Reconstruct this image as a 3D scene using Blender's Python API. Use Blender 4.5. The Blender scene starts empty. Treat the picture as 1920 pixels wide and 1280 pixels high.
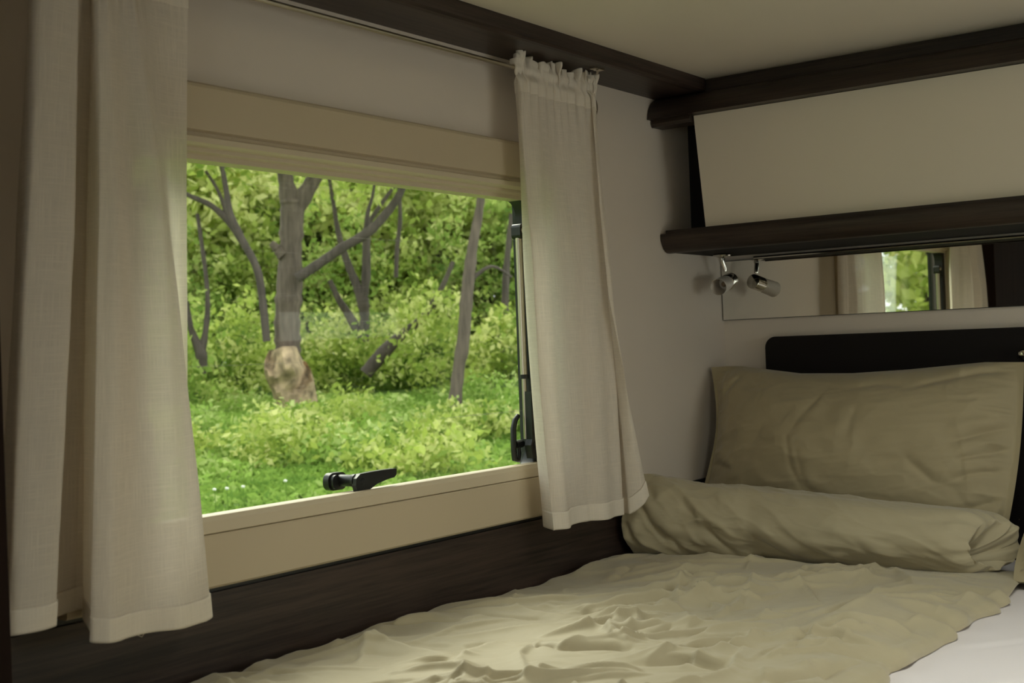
import bpy, bmesh, math, random
import numpy as np
from mathutils import Vector, Matrix

S = bpy.context.scene
COL = S.collection
random.seed(4)

# ------------------------------------------------------------------ camera
cam = bpy.data.cameras.new('camera')
cam.sensor_width = 36
cam.lens = 2360.0 / 1920 * 36
cam.clip_start = .02
cam.clip_end = 300
cam.dof.use_dof = True
cam.dof.focus_distance = 2.75
cam.dof.aperture_fstop = 7.5
camo = bpy.data.objects.new('camera', cam)
COL.objects.link(camo)
yaw, pit, rol = math.radians(36.612), math.radians(.3977), math.radians(-2.1174)
fw = Vector((-math.sin(yaw)*math.cos(pit), math.cos(yaw)*math.cos(pit), math.sin(pit)))
rt = Vector((math.cos(yaw), math.sin(yaw), 0))
up = rt.cross(fw)
r2 = math.cos(rol)*rt + math.sin(rol)*up
u2 = -math.sin(rol)*rt + math.cos(rol)*up
camo.matrix_world = Matrix(((r2.x, u2.x, -fw.x, 1.55), (r2.y, u2.y, -fw.y, -3.04), (r2.z, u2.z, -fw.z, 1.45), (0, 0, 0, 1)))
S.camera = camo

# ------------------------------------------------------------------ light
S.view_settings.view_transform = 'Standard'
S.view_settings.look = 'None'
S.view_settings.gamma = 1
S.view_settings.use_curve_mapping = False
S.view_settings.exposure = 0.0

W = bpy.data.worlds.new('world')
S.world = W
W.use_nodes = True
bg = W.node_tree.nodes['Background']
bg.inputs[0].default_value = (.93, .97, 1.0, 1)
bg.inputs[1].default_value = 2.1

def area(name, loc, direction, sx, sy, power, color):
    l = bpy.data.lights.new(name, 'AREA')
    l.shape = 'RECTANGLE'; l.size = sx; l.size_y = sy; l.energy = power; l.color = color
    o = bpy.data.objects.new(name, l); COL.objects.link(o)
    o.location = loc
    o.rotation_euler = Vector(direction).to_track_quat('-Z', 'Z').to_euler()
    return o

sun = bpy.data.lights.new('sun', 'SUN')
sun.energy = 4.2; sun.angle = math.radians(35); sun.color = (1, .95, .82)
suno = bpy.data.objects.new('sun', sun); COL.objects.link(suno)
suno.rotation_euler = Vector((.62, -.42, -.80)).to_track_quat('-Z', 'Z').to_euler()
# area fill lights added at unseen openings to brighten the interior
area('fill_right_opening', (2.22, -.78, 1.375), (-1, 0, 0), .95, .55, 2.9, (1, .92, .84))
area('fill_rear_opening', (1.25, -4.72, 1.55), (0, 1, 0), 1.2, .75, 2.6, (1, .91, .80))
area('fill_roof_opening', (1.30, -1.35, 2.2), (0, 0, -1), .4, .4, 11.5, (1, .96, .9))

# ------------------------------------------------------------------ node materials
def mat(name, color=(.8, .8, .8), rough=.5, metal=0.0, spec=.5, bump=0.0, bscale=200.0, var=0.0, vscale=3.0,
        stretch=(1, 1, 1), sheen=0.0):
    m = bpy.data.materials.new(name); m.use_nodes = True
    nt = m.node_tree; N = nt.nodes; Lk = nt.links
    b = N['Principled BSDF']
    b.inputs['Base Color'].default_value = (*color, 1)
    b.inputs['Roughness'].default_value = rough
    b.inputs['Metallic'].default_value = metal
    b.inputs['Specular IOR Level'].default_value = spec
    if sheen:
        b.inputs['Sheen Weight'].default_value = sheen
        b.inputs['Sheen Roughness'].default_value = .5
    tc = N.new('ShaderNodeTexCoord'); mp = N.new('ShaderNodeMapping')
    mp.inputs['Scale'].default_value = stretch
    Lk.new(tc.outputs['Object'], mp.inputs['Vector'])
    if var:
        n = N.new('ShaderNodeTexNoise'); n.inputs['Scale'].default_value = vscale; n.inputs['Detail'].default_value = 5
        r = N.new('ShaderNodeMapRange')
        r.inputs['From Min'].default_value = .3; r.inputs['From Max'].default_value = .7
        r.inputs['To Min'].default_value = 1-var; r.inputs['To Max'].default_value = 1+var
        mx = N.new('ShaderNodeVectorMath'); mx.operation = 'SCALE'
        mx.inputs[0].default_value = color
        Lk.new(mp.outputs[0], n.inputs['Vector']); Lk.new(n.outputs['Fac'], r.inputs['Value'])
        Lk.new(r.outputs[0], mx.inputs['Scale']); Lk.new(mx.outputs[0], b.inputs['Base Color'])
    if bump:
        n = N.new('ShaderNodeTexNoise'); n.inputs['Scale'].default_value = bscale; n.inputs['Detail'].default_value = 4
        bp = N.new('ShaderNodeBump'); bp.inputs['Strength'].default_value = bump; bp.inputs['Distance'].default_value = .002
        Lk.new(mp.outputs[0], n.inputs['Vector']); Lk.new(n.outputs['Fac'], bp.inputs['Height'])
        Lk.new(bp.outputs[0], b.inputs['Normal'])
    return m

def wood(name, c0, c1, axis, rough=.42):
    """dark laminate whose grain runs along the given axis"""
    m = bpy.data.materials.new(name); m.use_nodes = True
    nt = m.node_tree; N = nt.nodes; Lk = nt.links
    b = N['Principled BSDF']; b.inputs['Roughness'].default_value = rough
    b.inputs['Specular IOR Level'].default_value = .4
    tc = N.new('ShaderNodeTexCoord'); mp = N.new('ShaderNodeMapping')
    s = [60, 60, 60]; s[axis] = 2.2
    mp.inputs['Scale'].default_value = s
    n = N.new('ShaderNodeTexNoise'); n.inputs['Scale'].default_value = 2.2; n.inputs['Detail'].default_value = 7
    n.inputs['Roughness'].default_value = .65; n.inputs['Distortion'].default_value = .35
    mp2 = N.new('ShaderNodeMapping'); s2 = [9, 9, 9]; s2[axis] = .9; mp2.inputs['Scale'].default_value = s2
    n2 = N.new('ShaderNodeTexNoise'); n2.inputs['Scale'].default_value = 1.5; n2.inputs['Detail'].default_value = 3
    ad = N.new('ShaderNodeMath'); ad.operation = 'MULTIPLY_ADD'; ad.inputs[1].default_value = .45
    cr = N.new('ShaderNodeValToRGB')
    cr.color_ramp.elements[0].position = .55; cr.color_ramp.elements[0].color = (*c0, 1)
    cr.color_ramp.elements[1].position = .86; cr.color_ramp.elements[1].color = (*c1, 1)
    Lk.new(tc.outputs['Object'], mp.inputs[0]); Lk.new(tc.outputs['Object'], mp2.inputs[0])
    Lk.new(mp.outputs[0], n.inputs['Vector']); Lk.new(mp2.outputs[0], n2.inputs['Vector'])
    Lk.new(n2.outputs['Fac'], ad.inputs[0]); Lk.new(n.outputs['Fac'], ad.inputs[2])
    Lk.new(ad.outputs[0], cr.inputs[0]); Lk.new(cr.outputs[0], b.inputs['Base Color'])
    bp = N.new('ShaderNodeBump'); bp.inputs['Strength'].default_value = .25; bp.inputs['Distance'].default_value = .001
    Lk.new(n.outputs['Fac'], bp.inputs['Height']); Lk.new(bp.outputs[0], b.inputs['Normal'])
    return m

def linen(name, color, trans=.45, clear=.05):
    """thin woven cloth: slubby threads both ways, part of the light goes through"""
    m = bpy.data.materials.new(name); m.use_nodes = True
    nt = m.node_tree; N = nt.nodes; Lk = nt.links
    for n in list(N): N.remove(n)
    out = N.new('ShaderNodeOutputMaterial')
    d = N.new('ShaderNodeBsdfDiffuse'); t = N.new('ShaderNodeBsdfTranslucent'); tr = N.new('ShaderNodeBsdfTransparent')
    m1 = N.new('ShaderNodeMixShader'); m2 = N.new('ShaderNodeMixShader')
    uv = N.new('ShaderNodeUVMap'); uv.uv_map = 'UVMap'
    def threads(sx, sy):
        mp = N.new('ShaderNodeMapping'); mp.inputs['Scale'].default_value = (sx, sy, 1)
        n = N.new('ShaderNodeTexNoise'); n.inputs['Scale'].default_value = 1; n.inputs['Detail'].default_value = 3
        n.inputs['Roughness'].default_value = .7
        Lk.new(uv.outputs[0], mp.inputs[0]); Lk.new(mp.outputs[0], n.inputs['Vector'])
        return n.outputs['Fac']
    a = threads(16, 700); b = threads(700, 16)
    mxn = N.new('ShaderNodeMath'); mxn.operation = 'MAXIMUM'
    Lk.new(a, mxn.inputs[0]); Lk.new(b, mxn.inputs[1])
    rg = N.new('ShaderNodeMapRange')
    rg.inputs['From Min'].default_value = .42; rg.inputs['From Max'].default_value = .78
    rg.inputs['To Min'].default_value = .90; rg.inputs['To Max'].default_value = 1.03
    Lk.new(mxn.outputs[0], rg.inputs['Value'])
    sc = N.new('ShaderNodeVectorMath'); sc.operation = 'SCALE'; sc.inputs[0].default_value = color
    Lk.new(rg.outputs[0], sc.inputs['Scale'])
    Lk.new(sc.outputs[0], d.inputs['Color']); Lk.new(sc.outputs[0], t.inputs['Color'])
    bp = N.new('ShaderNodeBump'); bp.inputs['Strength'].default_value = .35; bp.inputs['Distance'].default_value = .0008
    Lk.new(mxn.outputs[0], bp.inputs['Height']); Lk.new(bp.outputs[0], d.inputs['Normal'])
    rc = N.new('ShaderNodeMapRange')
    rc.inputs['From Min'].default_value = .42; rc.inputs['From Max'].default_value = .7
    rc.inputs['To Min'].default_value = clear*2.5; rc.inputs['To Max'].default_value = clear*.3
    Lk.new(mxn.outputs[0], rc.inputs['Value'])
    m1.inputs[0].default_value = trans
    Lk.new(d.outputs[0], m1.inputs[1]); Lk.new(t.outputs[0], m1.inputs[2])
    Lk.new(rc.outputs[0], m2.inputs[0]); Lk.new(m1.outputs[0], m2.inputs[1]); Lk.new(tr.outputs[0], m2.inputs[2])
    Lk.new(m2.outputs[0], out.inputs[0])
    return m

def acrylic(name, tint=(.93, .96, .92), refl=1.0, haze=.0):
    m = bpy.data.materials.new(name); m.use_nodes = True
    nt = m.node_tree; N = nt.nodes; Lk = nt.links
    for n in list(N): N.remove(n)
    out = N.new('ShaderNodeOutputMaterial')
    tr = N.new('ShaderNodeBsdfTransparent'); tr.inputs[0].default_value = (*tint, 1)
    gl = N.new('ShaderNodeBsdfGlossy'); gl.inputs['Roughness'].default_value = .015
    df = N.new('ShaderNodeBsdfDiffuse'); df.inputs[0].default_value = (.8, .8, .75, 1)
    lw = N.new('ShaderNodeLayerWeight'); lw.inputs['Blend'].default_value = .5
    fr = N.new('ShaderNodeMath'); fr.operation = 'POWER'; fr.inputs[1].default_value = 5
    Lk.new(lw.outputs['Facing'], fr.inputs[0])
    mu = N.new('ShaderNodeMath'); mu.operation = 'MULTIPLY_ADD'; mu.inputs[1].default_value = .9*refl; mu.inputs[2].default_value = .012*refl
    mx = N.new('ShaderNodeMixShader'); m2 = N.new('ShaderNodeMixShader')
    # hair-thin scratches along the sheet
    tc = N.new('ShaderNodeTexCoord'); mp = N.new('ShaderNodeMapping'); mp.inputs['Scale'].default_value = (1, .9, 90)
    mp.inputs['Rotation'].default_value = (.05, 0, 0)
    ns = N.new('ShaderNodeTexNoise'); ns.inputs['Scale'].default_value = 1.7; ns.inputs['Detail'].default_value = 1
    rg = N.new('ShaderNodeMapRange'); rg.inputs['From Min'].default_value = .68; rg.inputs['From Max'].default_value = .78
    rg.inputs['To Min'].default_value = haze; rg.inputs['To Max'].default_value = haze+.10
    Lk.new(tc.outputs['Object'], mp.inputs[0]); Lk.new(mp.outputs[0], ns.inputs['Vector']); Lk.new(ns.outputs['Fac'], rg.inputs['Value'])
    Lk.new(fr.outputs[0], mu.inputs[0]); Lk.new(mu.outputs[0], mx.inputs[0])
    Lk.new(tr.outputs[0], mx.inputs[1]); Lk.new(gl.outputs[0], mx.inputs[2])
    Lk.new(rg.outputs[0], m2.inputs[0]); Lk.new(mx.outputs[0], m2.inputs[1]); Lk.new(df.outputs[0], m2.inputs[2])
    Lk.new(m2.outputs[0], out.inputs[0])
    return m

def leafmat(name, dark, mid, light, trans=.5):
    m = bpy.data.materials.new(name); m.use_nodes = True
    nt = m.node_tree; N = nt.nodes; Lk = nt.links
    for n in list(N): N.remove(n)
    out = N.new('ShaderNodeOutputMaterial')
    at = N.new('ShaderNodeAttribute'); at.attribute_name = 'tint'
    cr = N.new('ShaderNodeValToRGB'); E = cr.color_ramp.elements
    E[0].position = 0; E[0].color = (*dark, 1); E[1].position = 1; E[1].color = (*light, 1)
    e = E.new(.5); e.color = (*mid, 1)
    Lk.new(at.outputs['Fac'], cr.inputs[0])
    d = N.new('ShaderNodeBsdfDiffuse'); t = N.new('ShaderNodeBsdfTranslucent'); mx = N.new('ShaderNodeMixShader')
    mx.inputs[0].default_value = trans
    Lk.new(cr.outputs[0], d.inputs[0]); Lk.new(cr.outputs[0], t.inputs[0])
    Lk.new(d.outputs[0], mx.inputs[1]); Lk.new(t.outputs[0], mx.inputs[2]); Lk.new(mx.outputs[0], out.inputs[0])
    return m

M = {}
M['wall'] = mat('wall_vinyl', (.66, .58, .50), .6, bump=.12, bscale=700, var=.02)
M['ceiling'] = mat('ceiling_vinyl', (.66, .59, .49), .55, var=.02)
M['frame'] = mat('cream_plastic', (.52, .43, .30), .42, spec=.45, var=.015)
M['frame_lip'] = mat('cream_plastic_lip', (.58, .49, .35), .45, spec=.5)
M['door'] = mat('cream_laminate', (.68, .61, .50), .38, spec=.45, var=.01)
M['wood_y'] = wood('dark_wood_side', (.014, .0085, .007), (.050, .031, .024), 1)
M['wood_x'] = wood('dark_wood_back', (.014, .0085, .0065), (.046, .030, .022), 0)
M['wood_z'] = wood('dark_wood_upright', (.015, .009, .007), (.044, .029, .021), 2)
M['wardrobe'] = mat('dark_matt_wood', (.022, .013, .010), .9, spec=.08, var=.2, vscale=4, stretch=(8, 8, .6))
M['board'] = mat('dark_board', (.009, .0065, .006), .7, spec=.2, var=.05)
M['black'] = mat('black_plastic', (.010, .011, .011), .35, spec=.5, bump=.1, bscale=900)
M['rubber'] = mat('black_rubber', (.012, .012, .012), .5)
M['chrome'] = mat('chrome', (.62, .60, .56), .12, 1.0)
M['steel'] = mat('brushed_steel', (.55, .50, .40), .28, 1.0, bump=.05, bscale=300)
M['mirror'] = mat('mirror_glass', (.80, .79, .74), .012, 1.0)
M['edge'] = mat('mirror_edge', (.05, .05, .04), .3)
M['khaki'] = mat('khaki_cotton', (.40, .345, .228), .62, spec=.25, bump=.10, bscale=1400, var=.02, vscale=6, sheen=.25)
M['olive'] = mat('olive_cotton', (.36, .30, .185), .62, spec=.25, bump=.10, bscale=1400, var=.02, vscale=6, sheen=.25)
M['sheet'] = mat('white_cotton', (.76, .71, .73), .75, spec=.2, bump=.08, bscale=1400)
M['shade'] = mat('frosted_shade', (.62, .56, .49), .45, spec=.4)
M['bulb'] = mat('bulb_socket', (.22, .14, .08), .4)
M['brownknob'] = mat('brown_plastic', (.20, .15, .10), .45)
M['floor'] = mat('floor_vinyl', (.25, .18, .12), .5, var=.1)
M['linen'] = linen('white_linen', (.86, .78, .68), .33, .04)
M['linen2'] = linen('white_linen_doubled', (.88, .80, .69), .22, .005)
M['acrylic'] = acrylic('window_acrylic')
M['acrylic2'] = acrylic('window_acrylic_plain')
M['bark'] = mat('bark', (.135, .10, .08), .9, var=.35, vscale=5, stretch=(3, 3, .5), bump=.8, bscale=12)
M['bark2'] = mat('bark_dark', (.085, .065, .055), .9, var=.35, vscale=5, stretch=(3, 3, .5))
M['burl'] = mat('bare_wood', (.42, .30, .19), .9, var=.6, vscale=5)
M['soil'] = mat('meadow_ground', (.10, .17, .025), .95, var=.35, vscale=1.2)
M['leaf'] = leafmat('leaf_yellow_green', (.17, .27, .05), (.42, .51, .11), (.72, .72, .32))
M['leaf_dark'] = leafmat('leaf_mid_green', (.12, .22, .04), (.30, .41, .09), (.56, .61, .22))
M['grass'] = leafmat('grass_blades', (.14, .25, .045), (.30, .44, .09), (.58, .64, .27), .3)
M['flower'] = mat('white_petals', (.85, .85, .78), .7)

# ------------------------------------------------------------------ object helpers
def link(name, me, m, parent=None, smooth=False):
    if m is not None: me.materials.append(m)
    if smooth:
        me.polygons.foreach_set('use_smooth', [True]*len(me.polygons))
    o = bpy.data.objects.new(name, me); COL.objects.link(o)
    if parent is not None: o.parent = parent
    return o

def obj(name, bm, m, parent=None, smooth=False, bevel=0.0, seg=2):
    if bevel:
        ed = [e for e in bm.edges if len(e.link_faces) == 2 and e.calc_face_angle(0) > .6]
        bmesh.ops.bevel(bm, geom=ed, offset=bevel, segments=seg, affect='EDGES', profile=.5, clamp_overlap=True)
    bmesh.ops.recalc_face_normals(bm, faces=bm.faces)
    me = bpy.data.meshes.new(name); bm.to_mesh(me); bm.free()
    o = link(name, me, m, parent, smooth)
    if smooth and bevel == 0:
        me.set_sharp_from_angle(angle=math.radians(40))
    return o

def empty(name, loc=(0, 0, 0)):
    o = bpy.data.objects.new(name, None); COL.objects.link(o); o.location = loc
    o.empty_display_size = .05
    return o

def tag(o, label=None, cat=None, group=None, kind=None):
    if label: o['label'] = label
    if cat: o['category'] = cat
    if group: o['group'] = group
    if kind: o['kind'] = kind
    return o

def rel(o, parent):
    """parent while keeping world-space mesh coordinates"""
    o.parent = parent
    o.matrix_parent_inverse = Matrix.Translation(-parent.location)
    return o

def box(bm, a, b):
    x0, y0, z0 = a; x1, y1, z1 = b
    v = [bm.verts.new(p) for p in ((x0,y0,z0),(x1,y0,z0),(x1,y1,z0),(x0,y1,z0),(x0,y0,z1),(x1,y0,z1),(x1,y1,z1),(x0,y1,z1))]
    for f in ((0,3,2,1),(4,5,6,7),(0,1,5,4),(1,2,6,5),(2,3,7,6),(3,0,4,7)):
        bm.faces.new([v[i] for i in f])
    return bm

def boxobj(name, a, b, m, parent=None, bevel=0.0):
    return obj(name, box(bmesh.new(), a, b), m, parent, bevel=bevel, smooth=False)

def prism(bm, pts, axis, a, b):
    """extrude a 2-D outline along an axis ('x': pts=(y,z); 'y': (x,z); 'z': (x,y))"""
    def P(p, t):
        return {'x': (t, p[0], p[1]), 'y': (p[0], t, p[1]), 'z': (p[0], p[1], t)}[axis]
    A = [bm.verts.new(P(p, a)) for p in pts]; B = [bm.verts.new(P(p, b)) for p in pts]
    n = len(pts)
    bm.faces.new(A); bm.faces.new(B[::-1])
    for i in range(n):
        bm.faces.new((A[i], A[(i+1) % n], B[(i+1) % n], B[i]))
    return bm

def ring(bm, outer, inner, a, b):
    """a frame in the y-z plane between two outlines of equal count, from x=a to x=b"""
    n = len(outer)
    vs = [[bm.verts.new((t, p[0], p[1])) for p in pl] for t in (a, b) for pl in (outer, inner)]
    oa, ia, ob, ib = vs
    for i in range(n):
        j = (i+1) % n
        bm.faces.new((oa[i], oa[j], ia[j], ia[i])); bm.faces.new((ob[i], ib[i], ib[j], ob[j]))
        bm.faces.new((oa[i], ob[i], ob[j], oa[j])); bm.faces.new((ia[i], ia[j], ib[j], ib[i]))
    return bm

def rrect(y0, z0, y1, z1, r, n=7):
    pts = []
    for cx, cz, a0 in ((y1-r, z1-r, 0), (y0+r, z1-r, 90), (y0+r, z0+r, 180), (y1-r, z0+r, 270)):
        for k in range(n):
            a = math.radians(a0+90*k/(n-1)); pts.append((cx+r*math.cos(a), cz+r*math.sin(a)))
    return pts

def tube(bm, pts, rad, n=12, cap=True, squash=1.0):
    pts = [Vector(p) for p in pts]
    if not hasattr(rad, '__len__'): rad = [rad]*len(pts)
    rings = []
    ref = None
    for i, p in enumerate(pts):
        d = (pts[min(i+1, len(pts)-1)]-pts[max(i-1, 0)]).normalized()
        if ref is None:
            ref = d.orthogonal().normalized()
        ref = (ref - d*ref.dot(d)).normalized()
        s = d.cross(ref)
        rings.append([bm.verts.new(p+(ref*math.cos(2*math.pi*k/n)+s*squash*math.sin(2*math.pi*k/n))*rad[i]) for k in range(n)])
    for a, b in zip(rings, rings[1:]):
        for k in range(n):
            bm.faces.new((a[k], a[(k+1) % n], b[(k+1) % n], b[k]))
    if cap:
        bm.faces.new(rings[0][::-1]); bm.faces.new(rings[-1])
    return bm

def lathe(bm, prof, origin, direction, n=28):
    """revolve (radius, distance) pairs about an axis"""
    d = Vector(direction).normalized(); u = d.orthogonal().normalized(); v = d.cross(u); o = Vector(origin)
    rings = []
    for r, t in prof:
        if r < 1e-6: rings.append([bm.verts.new(o+d*t)])
        else: rings.append([bm.verts.new(o+d*t+(u*math.cos(2*math.pi*k/n)+v*math.sin(2*math.pi*k/n))*r) for k in range(n)])
    for a, b in zip(rings, rings[1:]):
        for k in range(n):
            q = [a[k % len(a)], a[(k+1) % len(a)], b[(k+1) % len(b)], b[k % len(b)]]
            f = []
            for x in q:
                if x not in f: f.append(x)
            if len(f) > 2: bm.faces.new(f)
    return bm

def gridmesh(name, P, m, parent=None, uv=None, wrap_u=False, solid=0.0):
    """P: array (nu, nv, 3)"""
    nu, nv = P.shape[:2]
    me = bpy.data.meshes.new(name)
    idx = np.arange(nu*nv).reshape(nu, nv)
    if wrap_u: idx = np.vstack([idx, idx[:1]])
    q = np.stack([idx[:-1, :-1], idx[1:, :-1], idx[1:, 1:], idx[:-1, 1:]], -1).reshape(-1, 4)
    me.vertices.add(nu*nv); me.vertices.foreach_set('co', P.reshape(-1).astype(np.float32))
    me.loops.add(len(q)*4); me.loops.foreach_set('vertex_index', q.reshape(-1).astype(np.int32))
    me.polygons.add(len(q)); me.polygons.foreach_set('loop_start', np.arange(0, len(q)*4, 4, dtype=np.int32))
    me.update(calc_edges=True); me.validate()
    if uv is not None:
        ul = me.uv_layers.new(name='UVMap')
        ul.data.foreach_set('uv', uv.reshape(-1, 2)[q.reshape(-1)].astype(np.float32).reshape(-1))
    o = link(name, me, m, parent, True)
    if solid:
        md = o.modifiers.new('thickness', 'SOLIDIFY'); md.thickness = solid; md.offset = 0
    return o

# ------------------------------------------------------------------ noise
_rng = np.random.RandomState(11)
_T = _rng.rand(256, 256)
def vnoise(x, y):
    xi = np.floor(x).astype(int); yi = np.floor(y).astype(int); fx = x-xi; fy = y-yi
    fx = fx*fx*fx*(fx*(fx*6-15)+10); fy = fy*fy*fy*(fy*(fy*6-15)+10)
    a = _T[xi & 255, yi & 255]; b = _T[(xi+1) & 255, yi & 255]; c = _T[xi & 255, (yi+1) & 255]; d = _T[(xi+1) & 255, (yi+1) & 255]
    return (a*(1-fx)+b*fx)*(1-fy)+(c*(1-fx)+d*fx)*fy
def fbm(x, y, o=4):
    s = 0; a = .5
    for k in range(o):
        s = s+a*vnoise(x*2**k+17*k, y*2**k+31*k); a *= .5
    return s
def ridged(x, y, o=3):
    s = 0; a = .6
    for k in range(o):
        s = s+a*(1-np.abs(2*vnoise(x*2**k+7*k, y*2**k+13*k)-1))**2.2; a *= .45
    return s
def sstep(a, b, x):
    t = np.clip((x-a)/(b-a), 0, 1); return t*t*(3-2*t)

def crease_field(x, y, creases, gain=1.0):
    """each crease: a narrow valley with a rounded ridge on one side"""
    h = np.zeros_like(x)
    for pl, w, a in creases:
        best = np.full(x.shape, 1e9); side = np.zeros_like(x); along = np.zeros_like(x)
        n = len(pl)-1
        for i in range(n):
            (x0, y0), (x1, y1) = pl[i], pl[i+1]
            dx, dy = x1-x0, y1-y0; L = math.hypot(dx, dy)
            t = np.clip(((x-x0)*dx+(y-y0)*dy)/L**2, 0, 1)
            px, py = x-(x0+t*dx), y-(y0+t*dy); d = np.hypot(px, py)
            s = np.sign(dx*py-dy*px)
            mk = d < best
            best = np.where(mk, d, best); side = np.where(mk, s, side); along = np.where(mk, (i+t)/n, along)
        taper = np.clip(np.minimum(along, 1-along)*4+.25, 0, 1)
        sd = best*side
        h += gain*a*taper*(-.9*np.exp(-np.abs(sd/(w*.45))**1.5)+.75*np.exp(-((sd-w*1.4)/(w*1.3))**2)*sstep(-w*.3, w*.8, sd)+.2*np.exp(-((sd+w*1.5)/(w*1.6))**2))
    return h

# relief of crumpled cotton: a net of short soft ridges with one steep side, scattered over a tile
_cr = np.random.RandomState(5)
def scatter_creases(n, w, h, main_angle, spread, l0, l1, amp):
    out = []
    for k in range(n):
        a = main_angle+_cr.normal()*spread
        if _cr.rand() < .25: a += 1.1
        L = l0+(l1-l0)*_cr.rand()**1.6
        x0, y0 = _cr.rand()*w, _cr.rand()*h
        bend = _cr.normal()*.35
        x1, y1 = x0+L*.5*math.cos(a), y0+L*.5*math.sin(a)
        x2, y2 = x1+L*.5*math.cos(a+bend), y1+L*.5*math.sin(a+bend)
        if _cr.rand() < .5: (x0, y0), (x2, y2) = (x2, y2), (x0, y0)
        s_ = .5+.8*_cr.rand()
        out.append(([(x0, y0), (x1, y1), (x2, y2)], .007*s_+.05*L*.12, amp*s_*(.5+L/l1*.7)))
    return out
def ridge_net(x, y, creases):
    h = np.zeros_like(x)
    for pl, w, a in creases:
        p = np.array(pl); m = 5*w
        sel = (x > p[:, 0].min()-m) & (x < p[:, 0].max()+m) & (y > p[:, 1].min()-m) & (y < p[:, 1].max()+m)
        if not sel.any(): continue
        X_, Y_ = x[sel], y[sel]
        best = np.full(X_.shape, 1e9); side = np.ones_like(X_); along = np.zeros_like(X_)
        for i_ in range(len(p)-1):
            d = p[i_+1]-p[i_]; L2 = float(d@d)
            t = np.clip(((X_-p[i_, 0])*d[0]+(Y_-p[i_, 1])*d[1])/L2, 0, 1)
            px, py = X_-(p[i_, 0]+t*d[0]), Y_-(p[i_, 1]+t*d[1]); dd = np.hypot(px, py); mk = dd < best
            side = np.where(mk, np.sign(d[0]*py-d[1]*px), side); along = np.where(mk, (i_+t)/(len(p)-1), along); best = np.where(mk, dd, best)
        tp_ = np.sin(np.clip(along, 0, 1)*math.pi)**.6
        ws = np.where(side > 0, w*.75, w*2.2)
        h[sel] += a*tp_*np.exp(-np.sqrt((best/ws)**2+.06)*1.6)*1.3
    return h

# ================================================================== ROOM SHELL
XR, YB, ZF, ZC = 2.15, -4.6, .25, 2.088
def rect(y0, z0, y1, z1): return [(y1, z1), (y0, z1), (y0, z0), (y1, z0)]
WY0, WY1, WZ0, WZ1 = -1.90, -.875, 1.185, 1.79        # hole in the window wall
bm = bmesh.new(); ring(bm, rect(YB, -.0, .0, ZC+.05), rect(WY0, WZ0, WY1, WZ1), -.035, 0)
tag(obj('wall_left', bm, M['wall']), kind='structure')
tag(boxobj('wall_back', (-.035, 0, 0), (XR+.03, .035, ZC+.05), M['wall']), kind='structure')
bm = bmesh.new(); ring(bm, rect(YB, 0, .0, ZC+.05), rect(-1.28, 1.1, -.28, 1.65), XR, XR+.035)
tag(obj('wall_right', bm, M['wall']), kind='structure')
bm = bmesh.new()
for a, b in (((-.035, YB-.035, 0), (.6, YB, ZC+.05)), ((1.9, YB-.035, 0), (XR+.035, YB, ZC+.05)), ((.6, YB-.035, 0), (1.9, YB, 1.15)), ((.6, YB-.035, 1.95), (1.9, YB, ZC+.05))):
    box(bm, a, b)
tag(obj('wall_front', bm, M['wall']), kind='structure')
bm = bmesh.new()
for a, b in (((0, YB, ZC), (1.08, 0, ZC+.035)), ((1.52, YB, ZC), (XR, 0, ZC+.035)), ((1.08, YB, ZC), (1.52, -1.57, ZC+.035)), ((1.08, -1.13, ZC), (1.52, 0, ZC+.035))):
    box(bm, a, b)
tag(obj('ceiling', bm, M['ceiling']), kind='structure')
tag(boxobj('floor', (0, YB, ZF-.04), (XR, 0, ZF), M['floor']), kind='structure')
# unseen side, rear and roof openings, added to let the fill lights in
w2 = tag(empty('fill_window_2', (XR, -.78, 1.2)), kind='structure')
bm = bmesh.new(); ring(bm, rect(-1.34, 1.04, -.22, 1.71), rect(-1.27, 1.11, -.29, 1.64), XR-.02, XR+.01)
rel(obj('window_frame', bm, M['frame']), w2)
rel(boxobj('pane', (XR+.03, -1.28, 1.1), (XR+.034, -.28, 1.65), M['acrylic2']), w2)
w3 = tag(empty('fill_window_3', (1.25, YB, 1.15)), kind='structure')
bm = bmesh.new()
for a, b in (((.55, YB-.01, 1.10), (1.95, YB+.02, 1.16)), ((.55, YB-.01, 1.94), (1.95, YB+.02, 2.0)), ((.55, YB-.01, 1.16), (.61, YB+.02, 1.94)), ((1.89, YB-.01, 1.16), (1.95, YB+.02, 1.94))):
    box(bm, a, b)
rel(obj('window_frame', bm, M['frame']), w3)
rel(boxobj('pane', (.6, YB-.034, 1.15), (1.9, YB-.03, 1.95), M['acrylic2']), w3)
w4 = tag(empty('fill_window_4', (1.30, -1.35, ZC)), kind='structure')
bm = bmesh.new()
for a, b in (((1.04, -1.61, ZC-.02), (1.56, -1.56, ZC+.04)), ((1.04, -1.14, ZC-.02), (1.56, -1.09, ZC+.04)), ((1.04, -1.56, ZC-.02), (1.09, -1.14, ZC+.04)), ((1.51, -1.56, ZC-.02), (1.56, -1.14, ZC+.04))):
    box(bm, a, b)
rel(obj('window_frame', bm, M['frame']), w4)
rel(boxobj('pane', (1.05, -1.6, ZC+.05), (1.55, -1.1, ZC+.054), M['acrylic2']), w4)

# ceiling beam of dark laminate over the window
bm = bmesh.new()
prism(bm, [(0, 2.054), (.118, 2.054), (.126, 2.0555), (.131, 2.060), (.132, 2.066), (.132, ZC), (0, ZC)], 'y', -2.04, -.31)
tag(obj('trim_1', bm, M['wood_y']), kind='structure')
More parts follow.
